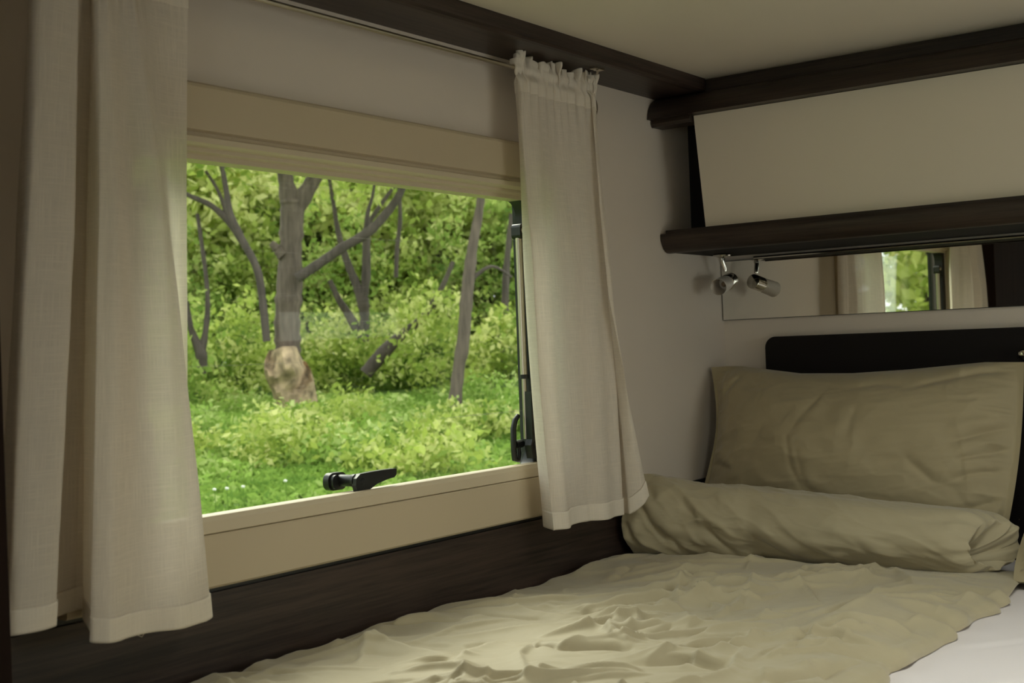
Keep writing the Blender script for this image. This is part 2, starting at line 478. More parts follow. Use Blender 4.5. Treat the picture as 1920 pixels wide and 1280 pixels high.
# wainscot below the window with its dark shadow gap
tag(boxobj('trim_2', (0, -2.16, .60), (.012, -.0, 1.094), M['wood_y'], bevel=.0012), kind='structure')
tag(boxobj('trim_3', (0, -2.16, 1.094), (.007, -.0, 1.103), M['black']), kind='structure')
# tall wardrobe side at the near end of the window
wd = tag(empty('wardrobe', (.3, -2.28, ZF)), 'dark brown wardrobe side panel at the left edge behind the big curtain', 'wardrobe')
rel(boxobj('side_panel', (.002, -2.19, ZF), (.11, -2.165, ZC-.001), M['wardrobe'], bevel=.002), wd)
rel(boxobj('body', (.002, -3.3, ZF), (.10, -2.19, ZC-.001), M['wardrobe']), wd)

# ================================================================== WINDOW 1
win = tag(empty('window_1', (0, -1.34, 1.1)), kind='structure')
def wpart(name, bm, m, bevel=0.0, smooth=False, parent=None):
    o = obj(name, bm, m, bevel=bevel, smooth=smooth)
    return rel(o, win) if parent is None else rel2(o, parent)
def rel2(o, parent):
    o.parent = parent
    o.matrix_parent_inverse = (parent.matrix_parent_inverse @ Matrix.Identity(4)).copy() if False else Matrix.Identity(4)
    return o
FY0, FY1 = -2.03, -.795
# blind cassette on top: the flat face, a small step, then the sill lips
bm = bmesh.new()
prism(bm, [(0, 1.880), (.020, 1.880), (.024, 1.877), (.026, 1.872), (.026, 1.806), (.018, 1.803), (.018, 1.797), (0, 1.797)], 'y', FY0+.05, -.915)
wpart('blind_cassette', bm, M['frame'])
bm = bmesh.new()
prism(bm, [(-.002, 1.797), (.022, 1.797), (.026, 1.795), (.026, 1.786), (.021, 1.783), (.012, 1.781), (.012, 1.775), (.002, 1.772), (.002, 1.764), (-.030, 1.764), (-.030, 1.797)], 'y', FY0+.05, -.86)
wpart('cassette_lip', bm, M['frame_lip'])
for n_, a, b in (('cassette_end_cap', -.9145, FY1), ('cassette_end_cap', FY0, FY0+.0495)):
    bm = bmesh.new(); prism(bm, [(0, 1.879), (.016, 1.879), (.022, 1.874), (.022, 1.800), (0, 1.797)], 'y', a, b); wpart(n_, bm, M['frame'])
# side rails
for a, b in ((-.875, FY1), (FY0, -1.90)):
    bm = bmesh.new(); box(bm, (0, a, 1.215), (.020, b, 1.7965)); wpart('side_rail', bm, M['frame'], bevel=.003)
# bottom rail: lower fascia, groove, upper rail with a bright lip
bm = bmesh.new()
prism(bm, [(0, 1.1035), (.024, 1.1035), (.027, 1.107), (.027, 1.183), (.025, 1.1855), (0, 1.1855)], 'y', FY0, FY1)
wpart('bottom_fascia', bm, M['frame'])
bm = bmesh.new()
prism(bm, [(-.001, 1.1865), (.024, 1.1865), (.0255, 1.188), (.0245, 1.205), (.0205, 1.213), (.0165, 1.2145), (.012, 1.212), (.006, 1.2125), (-.004, 1.2135), (-.030, 1.210), (-.030, 1.1865)], 'y', FY0+.002, FY1-.002)
wpart('bottom_rail', bm, M['frame_lip'])
# rubber surround, black sash border and the acrylic pane
bm = bmesh.new(); ring(bm, rrect(-1.899, 1.187, -.876, 1.789, .03), rrect(-1.875, 1.203, -.879, 1.766, .035), -.034, -.004)
wpart('rubber_seal', bm, M['rubber'], smooth=True)
GY0, GY1, GZ0, GZ1 = -1.865, -.858, 1.190, 1.790
bm = bmesh.new(); ring(bm, rrect(-1.93, 1.15, -.80, 1.83, .06), rrect(GY0, GZ0, GY1, GZ1, .035), -.058, -.046)
wpart('sash_border', bm, M['black'], smooth=True)
bm = bmesh.new(); ring(bm, rrect(GY0-.004, GZ0-.004, GY1+.004, GZ1+.004, .037), rrect(GY0+.004, GZ0+.004, GY1-.004, GZ1-.004, .033), -.048, -.041)
wpart('pane_edge', bm, M['acrylic2'], smooth=True)
bm = bmesh.new(); prism(bm, rrect(GY0-.02, GZ0-.02, GY1+.02, GZ1+.02, .04), 'x', -.053, -.050)
wpart('pane', bm, M['acrylic'])
# stay struts on both sides
def stay(y, s):
    bm = bmesh.new(); tube(bm, [(-.018, y, 1.395), (-.018, y, 1.690)], .0078, 14)
    o = wpart('stay_tube', bm, M['steel'], smooth=True)
    bm = bmesh.new(); tube(bm, [(-.018, y, 1.262), (-.018, y, 1.40)], .0052, 12); wpart('stay_rod', bm, M['steel'], smooth=True)
    bm = bmesh.new(); tube(bm, [(-.018, y, 1.389), (-.018, y, 1.398)], .0092, 14); wpart('stay_collar', bm, M['black'], smooth=True)
    bm = bmesh.new(); prism(bm, rrect(y-.010, 1.684, y+.012, 1.716, .008, 5), 'x', -.030, -.007); wpart('stay_bracket', bm, M['black'], bevel=.001)
    bm = bmesh.new(); lathe(bm, [(0, .0032), (.0028, .003), (.0034, .0015), (.0042, .0015), (.0050, .0028), (.0058, .0015), (.006, 0)], (-.007, y, 1.702), (1, 0, 0), 16)
    wpart('stay_screw', bm, M['steel'], smooth=True)
stay(-.892, 1)
stay(-1.857, -1)
# side latch: moulded lever, C-shaped catch behind, pivot and base
def side_latch(y, s):
    bm = bmesh.new()
    prism(bm, [(y+s*a, z) for a, z in ((.002, 1.222), (.026, 1.222), (.030, 1.262), (.020, 1.30), (.013, 1.362), (.003, 1.362), (.002, 1.262), (-.004, 1.25), (-.002, 1.236))], 'x', -.012, .004)
    wpart('latch_lever', bm, M['black'], bevel=.0025)
    bm = bmesh.new(); lathe(bm, [(0, .003), (.006, .003), (.0075, .0), (.009, 0), (.0095, -.003)], (.004, y+s*.014, 1.250), (1, 0, 0), 18)
    wpart('latch_pivot', bm, M['rubber'], smooth=True)
    bm = bmesh.new()
    tube(bm, [(-.028, y-s*.002, 1.312), (-.028, y-s*.014, 1.302), (-.028, y-s*.021, 1.285), (-.028, y-s*.022, 1.24), (-.028, y-s*.020, 1.222), (-.028, y-s*.008, 1.218), (-.028, y-s*.004, 1.232), (-.028, y-s*.004, 1.246)], [.005, .006, .0065, .0065, .0065, .006, .005, .004], 10)
    wpart('latch_catch', bm, M['black'], smooth=True)
    bm = bmesh.new(); tube(bm, [(-.030, y-s*.016, 1.252), (-.030, y+s*.010, 1.252)], .0085, 14); wpart('latch_axle', bm, M['black'], smooth=True)
side_latch(-.902, 1)
side_latch(-1.857, -1)
# bottom turn latch
bm = bmesh.new(); prism(bm, rrect(-1.462, 1.214, -1.415, 1.245, .013, 7), 'x', -.049, -.036); wpart('catch_plate', bm, M['black'], bevel=.002)
bm = bmesh.new(); prism(bm, rrect(-1.458, 1.217, -1.44, 1.242, .009, 7), 'x', -.037, -.028); wpart('catch_hook', bm, M['black'], bevel=.002)
bm = bmesh.new(); lathe(bm, [(0, -.04), (.0105, -.04), (.0105, -.002), (.0118, 0), (.0118, .006), (0, .006)], (-.004, -1.432, 1.231), (1, .10, 0), 24); wpart('turn_hub', bm, M['black'], smooth=True)
bm = bmesh.new()
prism(bm, [(-1.442, 1.224), (-1.437, 1.206), (-1.413, 1.206), (-1.405, 1.214), (-1.388, 1.221), (-1.360, 1.2265), (-1.341, 1.2285), (-1.336, 1.233), (-1.3345, 1.2425), (-1.338, 1.244), (-1.372, 1.2445), (-1.405, 1.244), (-1.430, 1.243), (-1.441, 1.236)], 'x', .002, .012)
wpart('turn_lever', bm, M['black'], bevel=.0022)
bm = bmesh.new(); lathe(bm, [(0, .0015), (.004, .0015), (.0052, 0), (.0066, 0), (.007, -.001)], (.0125, -1.424, 1.229), (1, 0, 0), 18); wpart('turn_pin', bm, M['rubber'], smooth=True)

# ================================================================== OVERHEAD CABINET
cab = tag(empty('overhead_cabinet', (.9, -.15, 1.67)), 'dark wood overhead cabinet with a cream flap door above the mirror', 'cabinet')
def cpart(name, bm, m, bevel=0.0, smooth=False):
    return rel(obj(name, bm, m, bevel=bevel, smooth=smooth), cab)
CX1 = XR-.005
bm = bmesh.new()
prism(bm, [(-.002, 2.04), (-.305, 2.04), (-.305, ZC-.001), (-.002, ZC-.001)], 'x', .001, CX1); cpart('top_rail', bm, M['wood_x'])
def arc(c, r, a0, a1, n=7, sy=1.0):
    return [(c[0]+r*math.cos(math.radians(a0+(a1-a0)*k/(n-1))), c[1]+sy*r*math.sin(math.radians(a0+(a1-a0)*k/(n-1)))) for k in range(n)]
# quarter-round moulding under the ceiling
pts = [(-.300, 2.056)] + arc((-.312, 2.000), .058, 95, 178, 9, .95) + [(-.371, 1.999), (-.352, 1.9985), (-.300, 1.9985)]
bm = bmesh.new(); prism(bm, pts, 'x', .002, CX1); cpart('top_moulding', bm, M['wood_x'], smooth=True)
bm = bmesh.new(); prism(bm, [(-.30, 1.999), (-.352, 1.999), (-.354, 1.990), (-.349, 1.982), (-.30, 1.982)], 'x', .003, .1085); cpart('top_moulding_step', bm, M['wood_x'])
# carcass, set back from the window wall
bm = bmesh.new(); box(bm, (.10, -.27, 1.73), (.118, -.002, 2.04)); cpart('side_panel', bm, M['board'])
bm = bmesh.new(); box(bm, (.001, -.165, 1.735), (.10, -.150, 2.04)); cpart('filler_panel', bm, M['board'])
bm = bmesh.new(); box(bm, (.118, -.265, 1.75), (CX1, -.255, 2.04)); cpart('carcass_front', bm, M['board'])
# the door leans in towards its lower edge
bm = bmesh.new(); prism(bm, [(-.339, 1.9975), (-.323, 1.9975), (-.282, 1.732), (-.298, 1.730)], 'x', .112, 1.25); cpart('door', bm, M['door'], bevel=.0012)
bm = bmesh.new(); prism(bm, [(-.339, 1.9975), (-.323, 1.9975), (-.282, 1.732), (-.298, 1.730)], 'x', 1.254, CX1); cpart('door', bm, M['door'], bevel=.0012)
# lower moulding and shelf
pts = [(-.285, 1.722), (-.326, 1.722), (-.328, 1.718)] + [(-.327, 1.708), (-.322, 1.696), (-.315, 1.686), (-.306, 1.679), (-.297, 1.676), (-.285, 1.6755)]
bm = bmesh.new(); prism(bm, pts, 'x', .002, CX1); cpart('bottom_moulding', bm, M['wood_x'], smooth=True)
bm = bmesh.new(); box(bm, (.002, -.300, 1.7225), (CX1, -.002, 1.7325)); cpart('shelf', bm, M['wood_x'])
bm = bmesh.new(); box(bm, (.002, -.285, 1.678), (CX1, -.002, 1.722)); cpart('underside_panel', bm, M['board'])

# ================================================================== MIRROR
mir = tag(empty('mirror', (.6, -.01, 1.507)), 'long frameless mirror strip under the overhead cabinet reflecting the window', 'mirror')
a_ = math.radians(-.0)
bm = bmesh.new(); box(bm, (.004, -.012, 1.5095), (1.6, -.0095, 1.664)); rel(obj('mirror_glass', bm, M['mirror']), mir)
bm = bmesh.new(); box(bm, (.002, -.0094, 1.508), (1.602, -.001, 1.6655)); rel(obj('backing', bm, M['edge']), mir)
bm = bmesh.new(); prism(bm, [(-.003, 1.6655), (-.016, 1.6655), (-.0175, 1.668), (-.016, 1.672), (-.003, 1.6745)], 'x', .10, 1.6); rel(obj('chrome_rail', bm, M['chrome']), mir)

# ================================================================== HEADBOARD
hb = tag(empty('headboard', (.9, -.01, .9)), 'very dark headboard panel with a rounded corner behind the pillow', 'headboard')
r_ = .028; pts = [(1.9, .80), (1.9, 1.460)] + [(.128+r_-r_*math.sin(math.radians(a)), 1.460-r_+r_*math.cos(math.radians(a))) for a in range(0, 91, 15)] + [(.128, .80)]
bm = bmesh.new(); prism(bm, pts, 'y', -.026, -.002); rel(obj('board', bm, M['board'], bevel=.002), hb)
bm = bmesh.new(); lathe(bm, [(0, .030), (.008, .0295), (.0135, .026), (.0155, .020), (.013, .013), (.007, .010), (.007, .004), (.013, .003), (.013, .0003), (0, .0003)], (.776, -.027, 1.398), (0, -1, 0), 26)
o = rel(obj('knob', bm, M['chrome'], smooth=True), hb); o['label'] = 'small chrome knob'

# ================================================================== SPOTLIGHTS
def spotlight(mx, my, top, joint, hc, direction, label):
    sp = tag(empty('spotlight', (mx, my, top)), label, 'lamp')
    bm = bmesh.new(); lathe(bm, [(0, 0), (.021, 0), (.0235, -.003), (.022, -.006), (.012, -.0085), (.0075, -.011), (.0075, -.016), (0, -.017)], (mx, my, top), (0, 0, 1), 30)
    rel(obj('mount_plate', bm, M['chrome'], smooth=True), sp)
    bm = bmesh.new(); tube(bm, [(mx, my, top-.012), (mx+.001, my, top-.020), Vector(joint)+Vector((0, 0, .006)), joint], [.0068, .0066, .0060, .0052], 14)
    rel(obj('stem', bm, M['chrome'], smooth=True), sp)
    d = Vector(direction).normalized()
    back = Vector(hc)
    k_ = 1.15; q_ = 1.52
    P_ = lambda pr: [(r_*k_, t_*q_) for r_, t_ in pr]
    bm = bmesh.new(); lathe(bm, P_([(0, 0), (.0150, 0), (.0172, .0012), (.0175, .003), (.0175, .019), (.0168, .0195), (.0168, .0215), (.0175, .022), (.0175, .026), (.0155, .027)]), back, d, 34)
    rel(obj('lamp_head', bm, M['chrome'], smooth=True), sp)
    bm = bmesh.new(); lathe(bm, P_([(.0160, .0262), (.0168, .030), (.0176, .045), (.0186, .066), (.0188, .068), (.0180, .0684), (.0172, .066), (.0162, .045), (.0152, .028), (0, .0275)]), back, d, 34)
    rel(obj('lamp_shade', bm, M['shade'], smooth=True), sp)
    bm = bmesh.new(); lathe(bm, P_([(.006, .0276), (.006, .040), (.0045, .043), (0, .044)]), back, d, 16)
    rel(obj('bulb', bm, M['bulb'], smooth=True), sp)
    return sp
camp = Vector((1.55, -3.04, 1.45))
J1 = Vector((.060, -.104, 1.633))
OP = Vector((.077, -.176, 1.590)); BK = Vector((.0620, -.069, 1.6120))
spotlight(.058, -.112, 1.6775, J1, OP-(OP-BK).normalized()*.104, OP-BK, 'chrome swivel spotlight with a frosted shade under the cabinet by the mirror')

# ================================================================== BED
tag(boxobj('bed_base', (.014, -2.15, ZF+.001), (1.50, -.03, .75), M['wood_y'], bevel=.004), 'dark wood bed base box below the mattress', 'bed')
def grid(u0, u1, nu, v0, v1, nv):
    return np.meshgrid(np.linspace(u0, u1, nu), np.linspace(v0, v1, nv), indexing='ij')
# mattress with a white fitted sheet: closed cushion
U, V = grid(-1, 1, 160, -1, 1, 220)
def cushion_sheet(cx, cy, hx, hy, z0, z1, r):
    se = lambda t: np.sign(t)*(1-(1-np.abs(t))**1.0)
    X = cx+hx*U; Y = cy+hy*V
    ex = np.clip((np.abs(U)*hx-(hx-r))/r, 0, 1); ey = np.clip((np.abs(V)*hy-(hy-r))/r, 0, 1)
    e = np.clip(np.hypot(ex, ey), 0, 1); drop = r*(1-np.sqrt(1-e**2*.999))
    return X, Y, drop
mt = tag(empty('mattress', (.75, -1.05, .75)), 'mattress under a smooth white fitted sheet beside the khaki duvet', 'mattress')
X, Y, dr = cushion_sheet(.757, -1.09, .740, 1.055, .75, .93, .04)
Zt = .932-dr + .0035*(fbm(X*5, Y*5, 3)-.45)
wr = crease_field(X, Y, [([(.94, -1.40), (1.02, -1.25), (1.12, -1.12)], .012, .003), ([(.9, -.95), (1.0, -.8)], .015, .002), ([(1.05, -1.5), (1.2, -1.25)], .02, .003), ([(.98,-1.2),(1.08,-1.02)],.018,.002)])
Zt += wr
gridmesh('fitted_sheet', np.stack([X, Y, Zt], -1), M['sheet']).parent = mt
mt.children[0].matrix_parent_inverse = Matrix.Translation(-mt.location)
rel(boxobj('mattress_core', (.03, -2.13, .7505), (1.485, -.045, .905), M['sheet'], bevel=.02), mt)

# ------------------------------------------------------------------ duvet
CREASES = [
 ([(0.021,-1.465), (0.071,-1.417), (0.097,-1.361), (0.146,-1.325)],0.012,0.008),
 ([(0.139,-1.272), (0.193,-1.240), (0.256,-1.206)],0.012,0.008),
 ([(0.155,-0.843), (0.130,-0.712)],0.012,0.008),
 ([(0.180,-1.120), (0.209,-1.105)],0.01,0.006),
 ([(0.257,-1.143), (0.309,-1.140), (0.342,-1.064)],0.014,0.011),
 ([(0.378,-1.368), (0.420,-1.327), (0.438,-1.248)],0.014,0.01),
 ([(0.343,-1.415), (0.418,-1.412), (0.465,-1.369), (0.500,-1.350)],0.016,0.011),
 ([(0.488,-1.252), (0.486,-1.182)],0.014,0.012),
 ([(0.251,-1.454), (0.264,-1.399)],0.012,0.007),
 ([(0.281,-1.647), (0.292,-1.567), (0.307,-1.524)],0.015,0.009),
 ([(-0.022,-1.701), (0.038,-1.738), (0.086,-1.745), (0.138,-1.733)],0.02,0.008),
 ([(0.190,-1.477), (0.228,-1.453)],0.014,0.006),
 ([(0.321,-0.947), (0.340,-0.842)],0.016,0.01),
 ([(0.018,-1.135), (0.102,-1.133)],0.012,0.005),
 ([(0.157,-1.657), (0.169,-1.580), (0.216,-1.538)],0.018,0.006),
 ([(0.415,-1.275), (0.451,-1.235), (0.482,-1.177)],0.012,0.01),
 ([(0.351,-0.810), (0.354,-0.748), (0.385,-0.718)],0.014,0.01),
 ([(0.556,-1.095), (0.590,-1.055), (0.636,-1.020)],0.012,0.008),
 ([(0.725,-1.248), (0.708,-1.123), (0.731,-1.059), (0.774,-1.058)],0.016,0.01),
 ([(0.675,-1.034), (0.686,-0.925), (0.698,-0.782)],0.014,0.009),
 ([(0.335,-0.876), (0.294,-0.746), (0.281,-0.654)],0.012,0.008),
 ([(0.458,-1.002), (0.421,-0.890), (0.438,-0.826)],0.014,0.008),
 ([(0.578,-1.308), (0.662,-1.244)],0.016,0.008),
 ([(0.754,-1.401), (0.800,-1.328), (0.814,-1.236)],0.018,0.01),
 ([(0.810,-1.256), (0.834,-1.172), (0.831,-1.038), (0.812,-0.920)],0.016,0.006),
 ([(0.449,-0.734), (0.490,-0.653), (0.575,-0.674)],0.02,0.005),
 ([(0.315,-1.099), (0.346,-1.033), (0.400,-0.954)],0.016,0.007),
 ([(0.556,-1.427), (0.613,-1.370), (0.690,-1.371)],0.02,0.009),
]
duv = tag(empty('duvet', (.42, -1.1, .94)), 'khaki duvet spread over the bed with its head end rolled up before the pillow', 'duvet')
nu, nv = 260, 420
U, V = grid(0, 1, nu, 0, 1, nv)
U = 1-(1-U)**1.35
Yd = -2.12+V*(2.12-.335)
# right edge: scalloped, with puckers
PH = Yd*47+1.6*np.sin(Yd*9)+1.1*np.sin(Yd*23+1)
edge = .860+.0065*np.cos(PH)+.007*np.sin(Yd*19+1)+.02*sstep(-1.2, -2.1, Yd)
edge = edge-.025*sstep(-.52, -.34, Yd)
left = .016
Xd = left+(edge-left)*U
dR = edge-Xd; dL = Xd-left; dB = Yd+2.12
H = .062
prof = lambda d, w: np.sqrt(np.clip(1-(1-np.clip(d/w, 0, 1))**2, 0, 1))
Zd = .9345+prof(dB, .06)*(.55+.45*prof(dL, .03))*(.021*prof(dR, .022)+.017*sstep(0, .14, dR))
big = (fbm(Xd*4.2+3, Yd*3.1+9, 3)-.45)*.036
big += (fbm(Xd*9+3, Yd*7+2, 2)-.38)*.007
NET = [([(px_, py_-2.12) for px_, py_ in pl_], w_, a_) for pl_, w_, a_ in scatter_creases(260, .86, 1.75, .80, .40, .07, .34, .0042)]
# folds run roughly along the bed, veering to the right
c_, s_ = math.cos(math.radians(62)), math.sin(math.radians(62))
A = Xd*c_+Yd*s_; B = -Xd*s_+Yd*c_
wx = (fbm(A*4+5, B*4+1, 3)-.45)*.35
def billow(x, y, o=3):
    s = 0; a = .6
    for k_ in range(o):
        s = s+a*np.sqrt(np.abs(2*vnoise(x*2**k_+7*k_, y*2**k_+13*k_)-1)+.004); a *= .42
    return s
fold = billow(A*3.4+2+wx*3, B*9+wx*7, 3)-.62
fold2 = billow(A*7.0+20+wx*4, B*22+4+wx*9, 2)-.5
body = sstep(0, .10, dR)
calm = 1-.55*sstep(-.75, -.50, Yd)-.25*sstep(.45, .75, Xd)
Zd += body*(big*.8+fold*.007*calm+fold2*.0025*calm+ridge_net(Xd, Yd, NET)*(1.0*calm+.25)*(1.6+2.6*Xd))
Zd += body*crease_field(Xd, Yd, [(pl_, w_, a_*(1.9 if w_ >= .016 and pl_[0][0] > .25 else 1)) for pl_, w_, a_ in CREASES], .60)
# short puckers that start at the seam of the right edge
pk = np.cos(PH+6*dR)*.6+.4*np.cos(PH*.5-9*dR)
Zd += .0075*pk*np.exp(-((dR-.035)/.06)**2)*(.6+.8*fbm(Yd*6, dR*0+3, 2))
Zd += .004*(ridged(Yd*22+3, dR*6, 2)-.5)*np.exp(-(dR/.12)**2)
lb = np.array([[0.0]]);
low = .9345+.0*Zd
bowl = sstep(-.56, -.45, Yd)
Zd = Zd-(Zd-.955)*.6*bowl
Zd = np.maximum(Zd, .934)
top = np.stack([Xd, Yd, Zd], -1)
spread = gridmesh('duvet_spread', top, M['khaki']); rel(spread, duv)
# underside rim so that the edge closes on the sheet
rim = np.stack([np.stack([Xd[-1], Yd[-1], Zd[-1]], -1), np.stack([Xd[-1]-.02, Yd[-1], Zd[-1]*0+.932], -1)], 0)
rel(gridmesh('duvet_hem', rim, M['khaki']), duv)

# rolled head end of the duvet
nu, nv = 300, 260
T, Q = grid(0, 1, nu, 0, 1, nv)          # T around, Q along then into the end
th = T*2*math.pi                         # 0 = towards the camera (-y), pi/2 = up, pi = back
ca, sa = np.cos(th), np.sin(th)
xe = .775+.040*np.clip(-ca, 0, 1)**.8-.022*np.clip(ca, 0, 1)+.020*np.clip(-sa, 0, 1)**2+.008*np.clip(sa, 0, 1)
qb, qe = .07, .70
ax_x = [-.05, .03, .15, .30, .50, .65, .78, .9]
ax_y = [-.520, -.508, -.462, -.425, -.425, -.402, -.372, -.36]
ax_ry = [.085, .092, .094, .092, .093, .088, .086, .085]
tp = [1.150, 1.150, 1.134, 1.122, 1.110, 1.096, 1.083, 1.078]
def roll_xyz(x, sc, th):
    yc = np.interp(x, ax_x, ax_y); ry = np.interp(x, ax_x, ax_ry); zt = np.interp(x, ax_x, tp)
    zc = (zt+.952)/2; rz = (zt-.952)/2
    return yc-ry*sc*np.cos(th), zc+rz*sc*np.sin(th)
Qb = np.clip((Q-qb)/(qe-qb), 0, 1)
x0 = .022
xb = x0+.01+(xe-x0-.01)*Qb
lend = np.clip(Q/qb, 0, 1)
sc = np.where(Q < qb, np.sqrt(np.clip(1-(1-lend)**2, 0, 1)), 1.0)
xb = np.where(Q < qb, x0+.01*lend-.006*(1-lend), xb)
Yr, Zr = roll_xyz(xb, sc, th)
# soft rounding towards the right end
# wrinkles: slanting creases on the lower front, fewer at the right
tt = np.where(th > math.pi*1.5, th-2*math.pi, th)    # -pi/2 .. 3pi/2
arc_ = tt
n1 = ridged(xb*11+arc_*1.1+4, arc_*1.1+xb*2, 3)-.55
n2 = (fbm(xb*5+1, arc_*1.3, 3)-.45)*np.clip(np.minimum(tt+math.pi/2, 1.5*math.pi-tt)*2, 0, 1)
lowmask = np.exp(-((np.mod(th+.5, 2*math.pi)-.1)/.9)**2)
disp = n1*(.0045+.006*np.exp(-((xb-.12)/.22)**2))+n2*.022
def smallfold(x0_, a0_, x1_, a1_, w, a): return ([(x0_, a0_), (x1_, a1_)], w, a)
tt = np.where(th > math.pi*1.5, th-2*math.pi, th)    # -pi/2 .. 3pi/2
FR = [([(.10, -.05), (.16, -.75)], .014, .006), ([(.20, .10), (.27, -.80)], .016, .006), ([(.30, -.05), (.40, -.9)], .016, .0055), ([(.42, -.2), (.50, -.9)], .016, .005),
      ([(.06, .55), (.12, -.5)], .016, .008), ([(.14, .7), (.20, .1)], .018, .006), ([(.54, -.1), (.60, -.8)], .018, .003), ([(.05, 1.2), (.10, .5)], .02, .008), ([(.035, .1), (.06, -.7)], .013, .007)]
cf = crease_field(xb, tt*.09, [([(a, b*.09), (c, d*.09)], w, am) for ([(a, b), (c, d)], w, am) in FR])
disp = disp+cf+ridge_net(xb, tt*.09, scatter_creases(70, .26, .46, -1.0, .4, .04, .12, .0045)+scatter_creases(26, .78, .46, -.6, .5, .04, .12, .0022))*(.35+.65*lowmask)*1.5
# gathered end: radial puckers
rad_p = np.cos(th*9+1.2*np.sin(th*3))*.5+np.cos(th*14+2)*.3+np.cos(th*5+.5)*.4
endm = np.exp(-((xe-xb)/.05)**2)
disp = disp+rad_p*.0045*endm
cap = np.clip((Q-qe)/(1-qe), 0, 1)
rnd = np.sqrt(np.clip(1-(np.clip(1-(xe-xb)/.045, 0, 1))**2*.45, 0, 1))   # body narrows a little at the very rim
scb = sc*rnd
Yr, Zr = roll_xyz(xb, scb, th)
yc = np.interp(xb, ax_x, ax_y)
Yr = Yr-disp*ca; Zr = Zr+disp*sa
# cap: the rim swells out, then dives to the gathered eye near the front bottom
eye = np.array([.680, -.415, .975])
k = cap
bul = .030*np.sin(np.clip(k, 0, 1)*math.pi*.95)**.8*np.clip(1-k*.6, 0, 1)
P = np.stack([xb, Yr, Zr], -1)
capm = (Q > qe)[..., None]
kk = (k**1.15)[..., None]
Pc = P*(1-kk)+eye*kk
amp = np.sin(np.clip(k, 0, 1)*math.pi)**.7
Pc[..., 0] += bul*(.6+.6*np.clip(-ca, 0, 1))+rad_p*.013*amp
Pc[..., 2] += np.cos(th*7+3*k)*.006*amp
P = np.where(capm, Pc, P)
P[..., 2] = np.maximum(P[..., 2], .9365)
P[..., 0] = np.maximum(P[..., 0], .015)
rel(gridmesh('rolled_end', P[:-1], M['khaki'], wrap_u=True), duv)

# ------------------------------------------------------------------ pillows
def pillow(name, outline, thick_f, thick_b, creases, m, label, seed=0, y_of=None):
    """outline(u, v) -> x, y, z of the seam plane; the front swells to -y"""
    nu, nv = 240, 150
    U, V = grid(-1, 1, nu, -1, 1, nv)
    root = empty(name)
    NP = scatter_creases(70, .76, .42, .45, .5, .05, .18, .0055)
    for side in (0, 1):
        fl = np.clip((1-np.abs(U)-.03)/.97, 0, 1); fv = np.clip((1-np.abs(V))/1.0, 0, 1)
        t = (1-(1-fl)**2.6)**.75*(1-(1-fv)**2.3)**.72
        X, Y, Z, nrm = outline(U, V)
        if side == 0:
            d = thick_f*t
            n1 = fbm(U*2.1+seed, V*1.7+seed, 3)-.45; n2 = ridged(U*3.2+seed+V*.8, V*4.2+3-U*1.2, 3)-.5
            edgew = np.exp(-((1-np.abs(U))/.16)**2)
            pk = ridged(V*8+seed, np.abs(U)*1.6+5, 2)-.5
            mk = sstep(0, .10, 1-np.abs(U))*sstep(0, .08, 1-np.abs(V))
            d = d+mk*(n1*.030+n2*.005+pk*.013*edgew)
            d = d+mk*ridge_net((U+1)*.38, (V+1)*.21, NP)*(.30+.8*np.exp(-((1-U)/.30)**2)+.3*np.exp(-((1+U)/.2)**2)+.3*np.exp(-((1+V)/.4)**2))
            d = d+mk*crease_field(U, V*.55, [([(a, b*.55) for a, b in pl], w, am) for pl, w, am in creases])
            d = np.maximum(d, .0015)
        else:
            d = -thick_b*t-.0015
        P = np.stack([X+nrm[0]*d, Y+nrm[1]*d, Z+nrm[2]*d], -1)
        o = gridmesh('pillow_front' if side == 0 else 'pillow_back', P, m); rel(o, root)
    return root
def out1(U, V):
    v = (V+1)/2
    topx = np.interp(U, [-1, -.9, -.2, .4, .8, 1], [.018, .055, .262, .530, .705, .790])
    topz = np.interp(U, [-1, -.9, -.75, -.2, .1, .4, .8, 1], [1.386, 1.388, 1.387, 1.366, 1.364, 1.370, 1.383, 1.381])
    botx = np.interp(U, [-1, 1], [.030, .765])
    Z = .975+(topz-.975)*v
    X = botx+(topx-botx)*v
    X = X+(.014*np.sin(v*math.pi)*(np.clip(-U, 0, 1)**6)) - .010*np.sin(v*math.pi*2+.6)*np.clip(-U, 0, 1)**8+.012*np.clip(U, 0, 1)**6*np.sin(v*math.pi)
    Y = -.105-(1.386-Z)*.33
    return X, Y, Z, (0, -.95, .31)
PC = [([(-.10, .42), (-.20, .10), (-.19, -.25), (-.13, -.55)], .045, .0035), ([(-.02, .62), (-.10, .40)], .03, .005), ([(-.15, .15), (-.12, -.45), (-.02, -.62)], .05, .003),
      ([(.30, -.18), (.48, -.12), (.62, -.35), (.74, -.40)], .065, .006), ([(.50, -.62), (.66, -.72), (.78, -.64)], .065, .006), ([(.70, .06), (.86, .20), (.98, .30)], .04, .009),
      ([(.74, -.12), (.88, -.02), (.97, .08)], .035, .008), ([(.72, -.32), (.86, -.22), (.96, -.16)], .035, .007), ([(.45, .70), (.70, .80), (.96, .92)], .05, .008),
      ([(.80, -.60), (.92, -.50)], .035, .007), ([(-.86, .62), (-.70, .84)], .035, .006), ([(.10, .70), (.30, .76), (.45, .70)], .05, .005), ([(-.55, -.1), (-.40, .25)], .08, .004),
      ([(.15, .10), (.20, .5)], .05, .003), ([(-.9, -.2), (-.7, -.3)], .05, .004), ([(.0, -.75), (.3, -.80)], .06, .005)]
tag(pillow('pillow', out1, .105, .050, PC, M['olive'], '', 3), 'large olive pillow leaning on the dark headboard behind the rolled duvet', 'pillow')
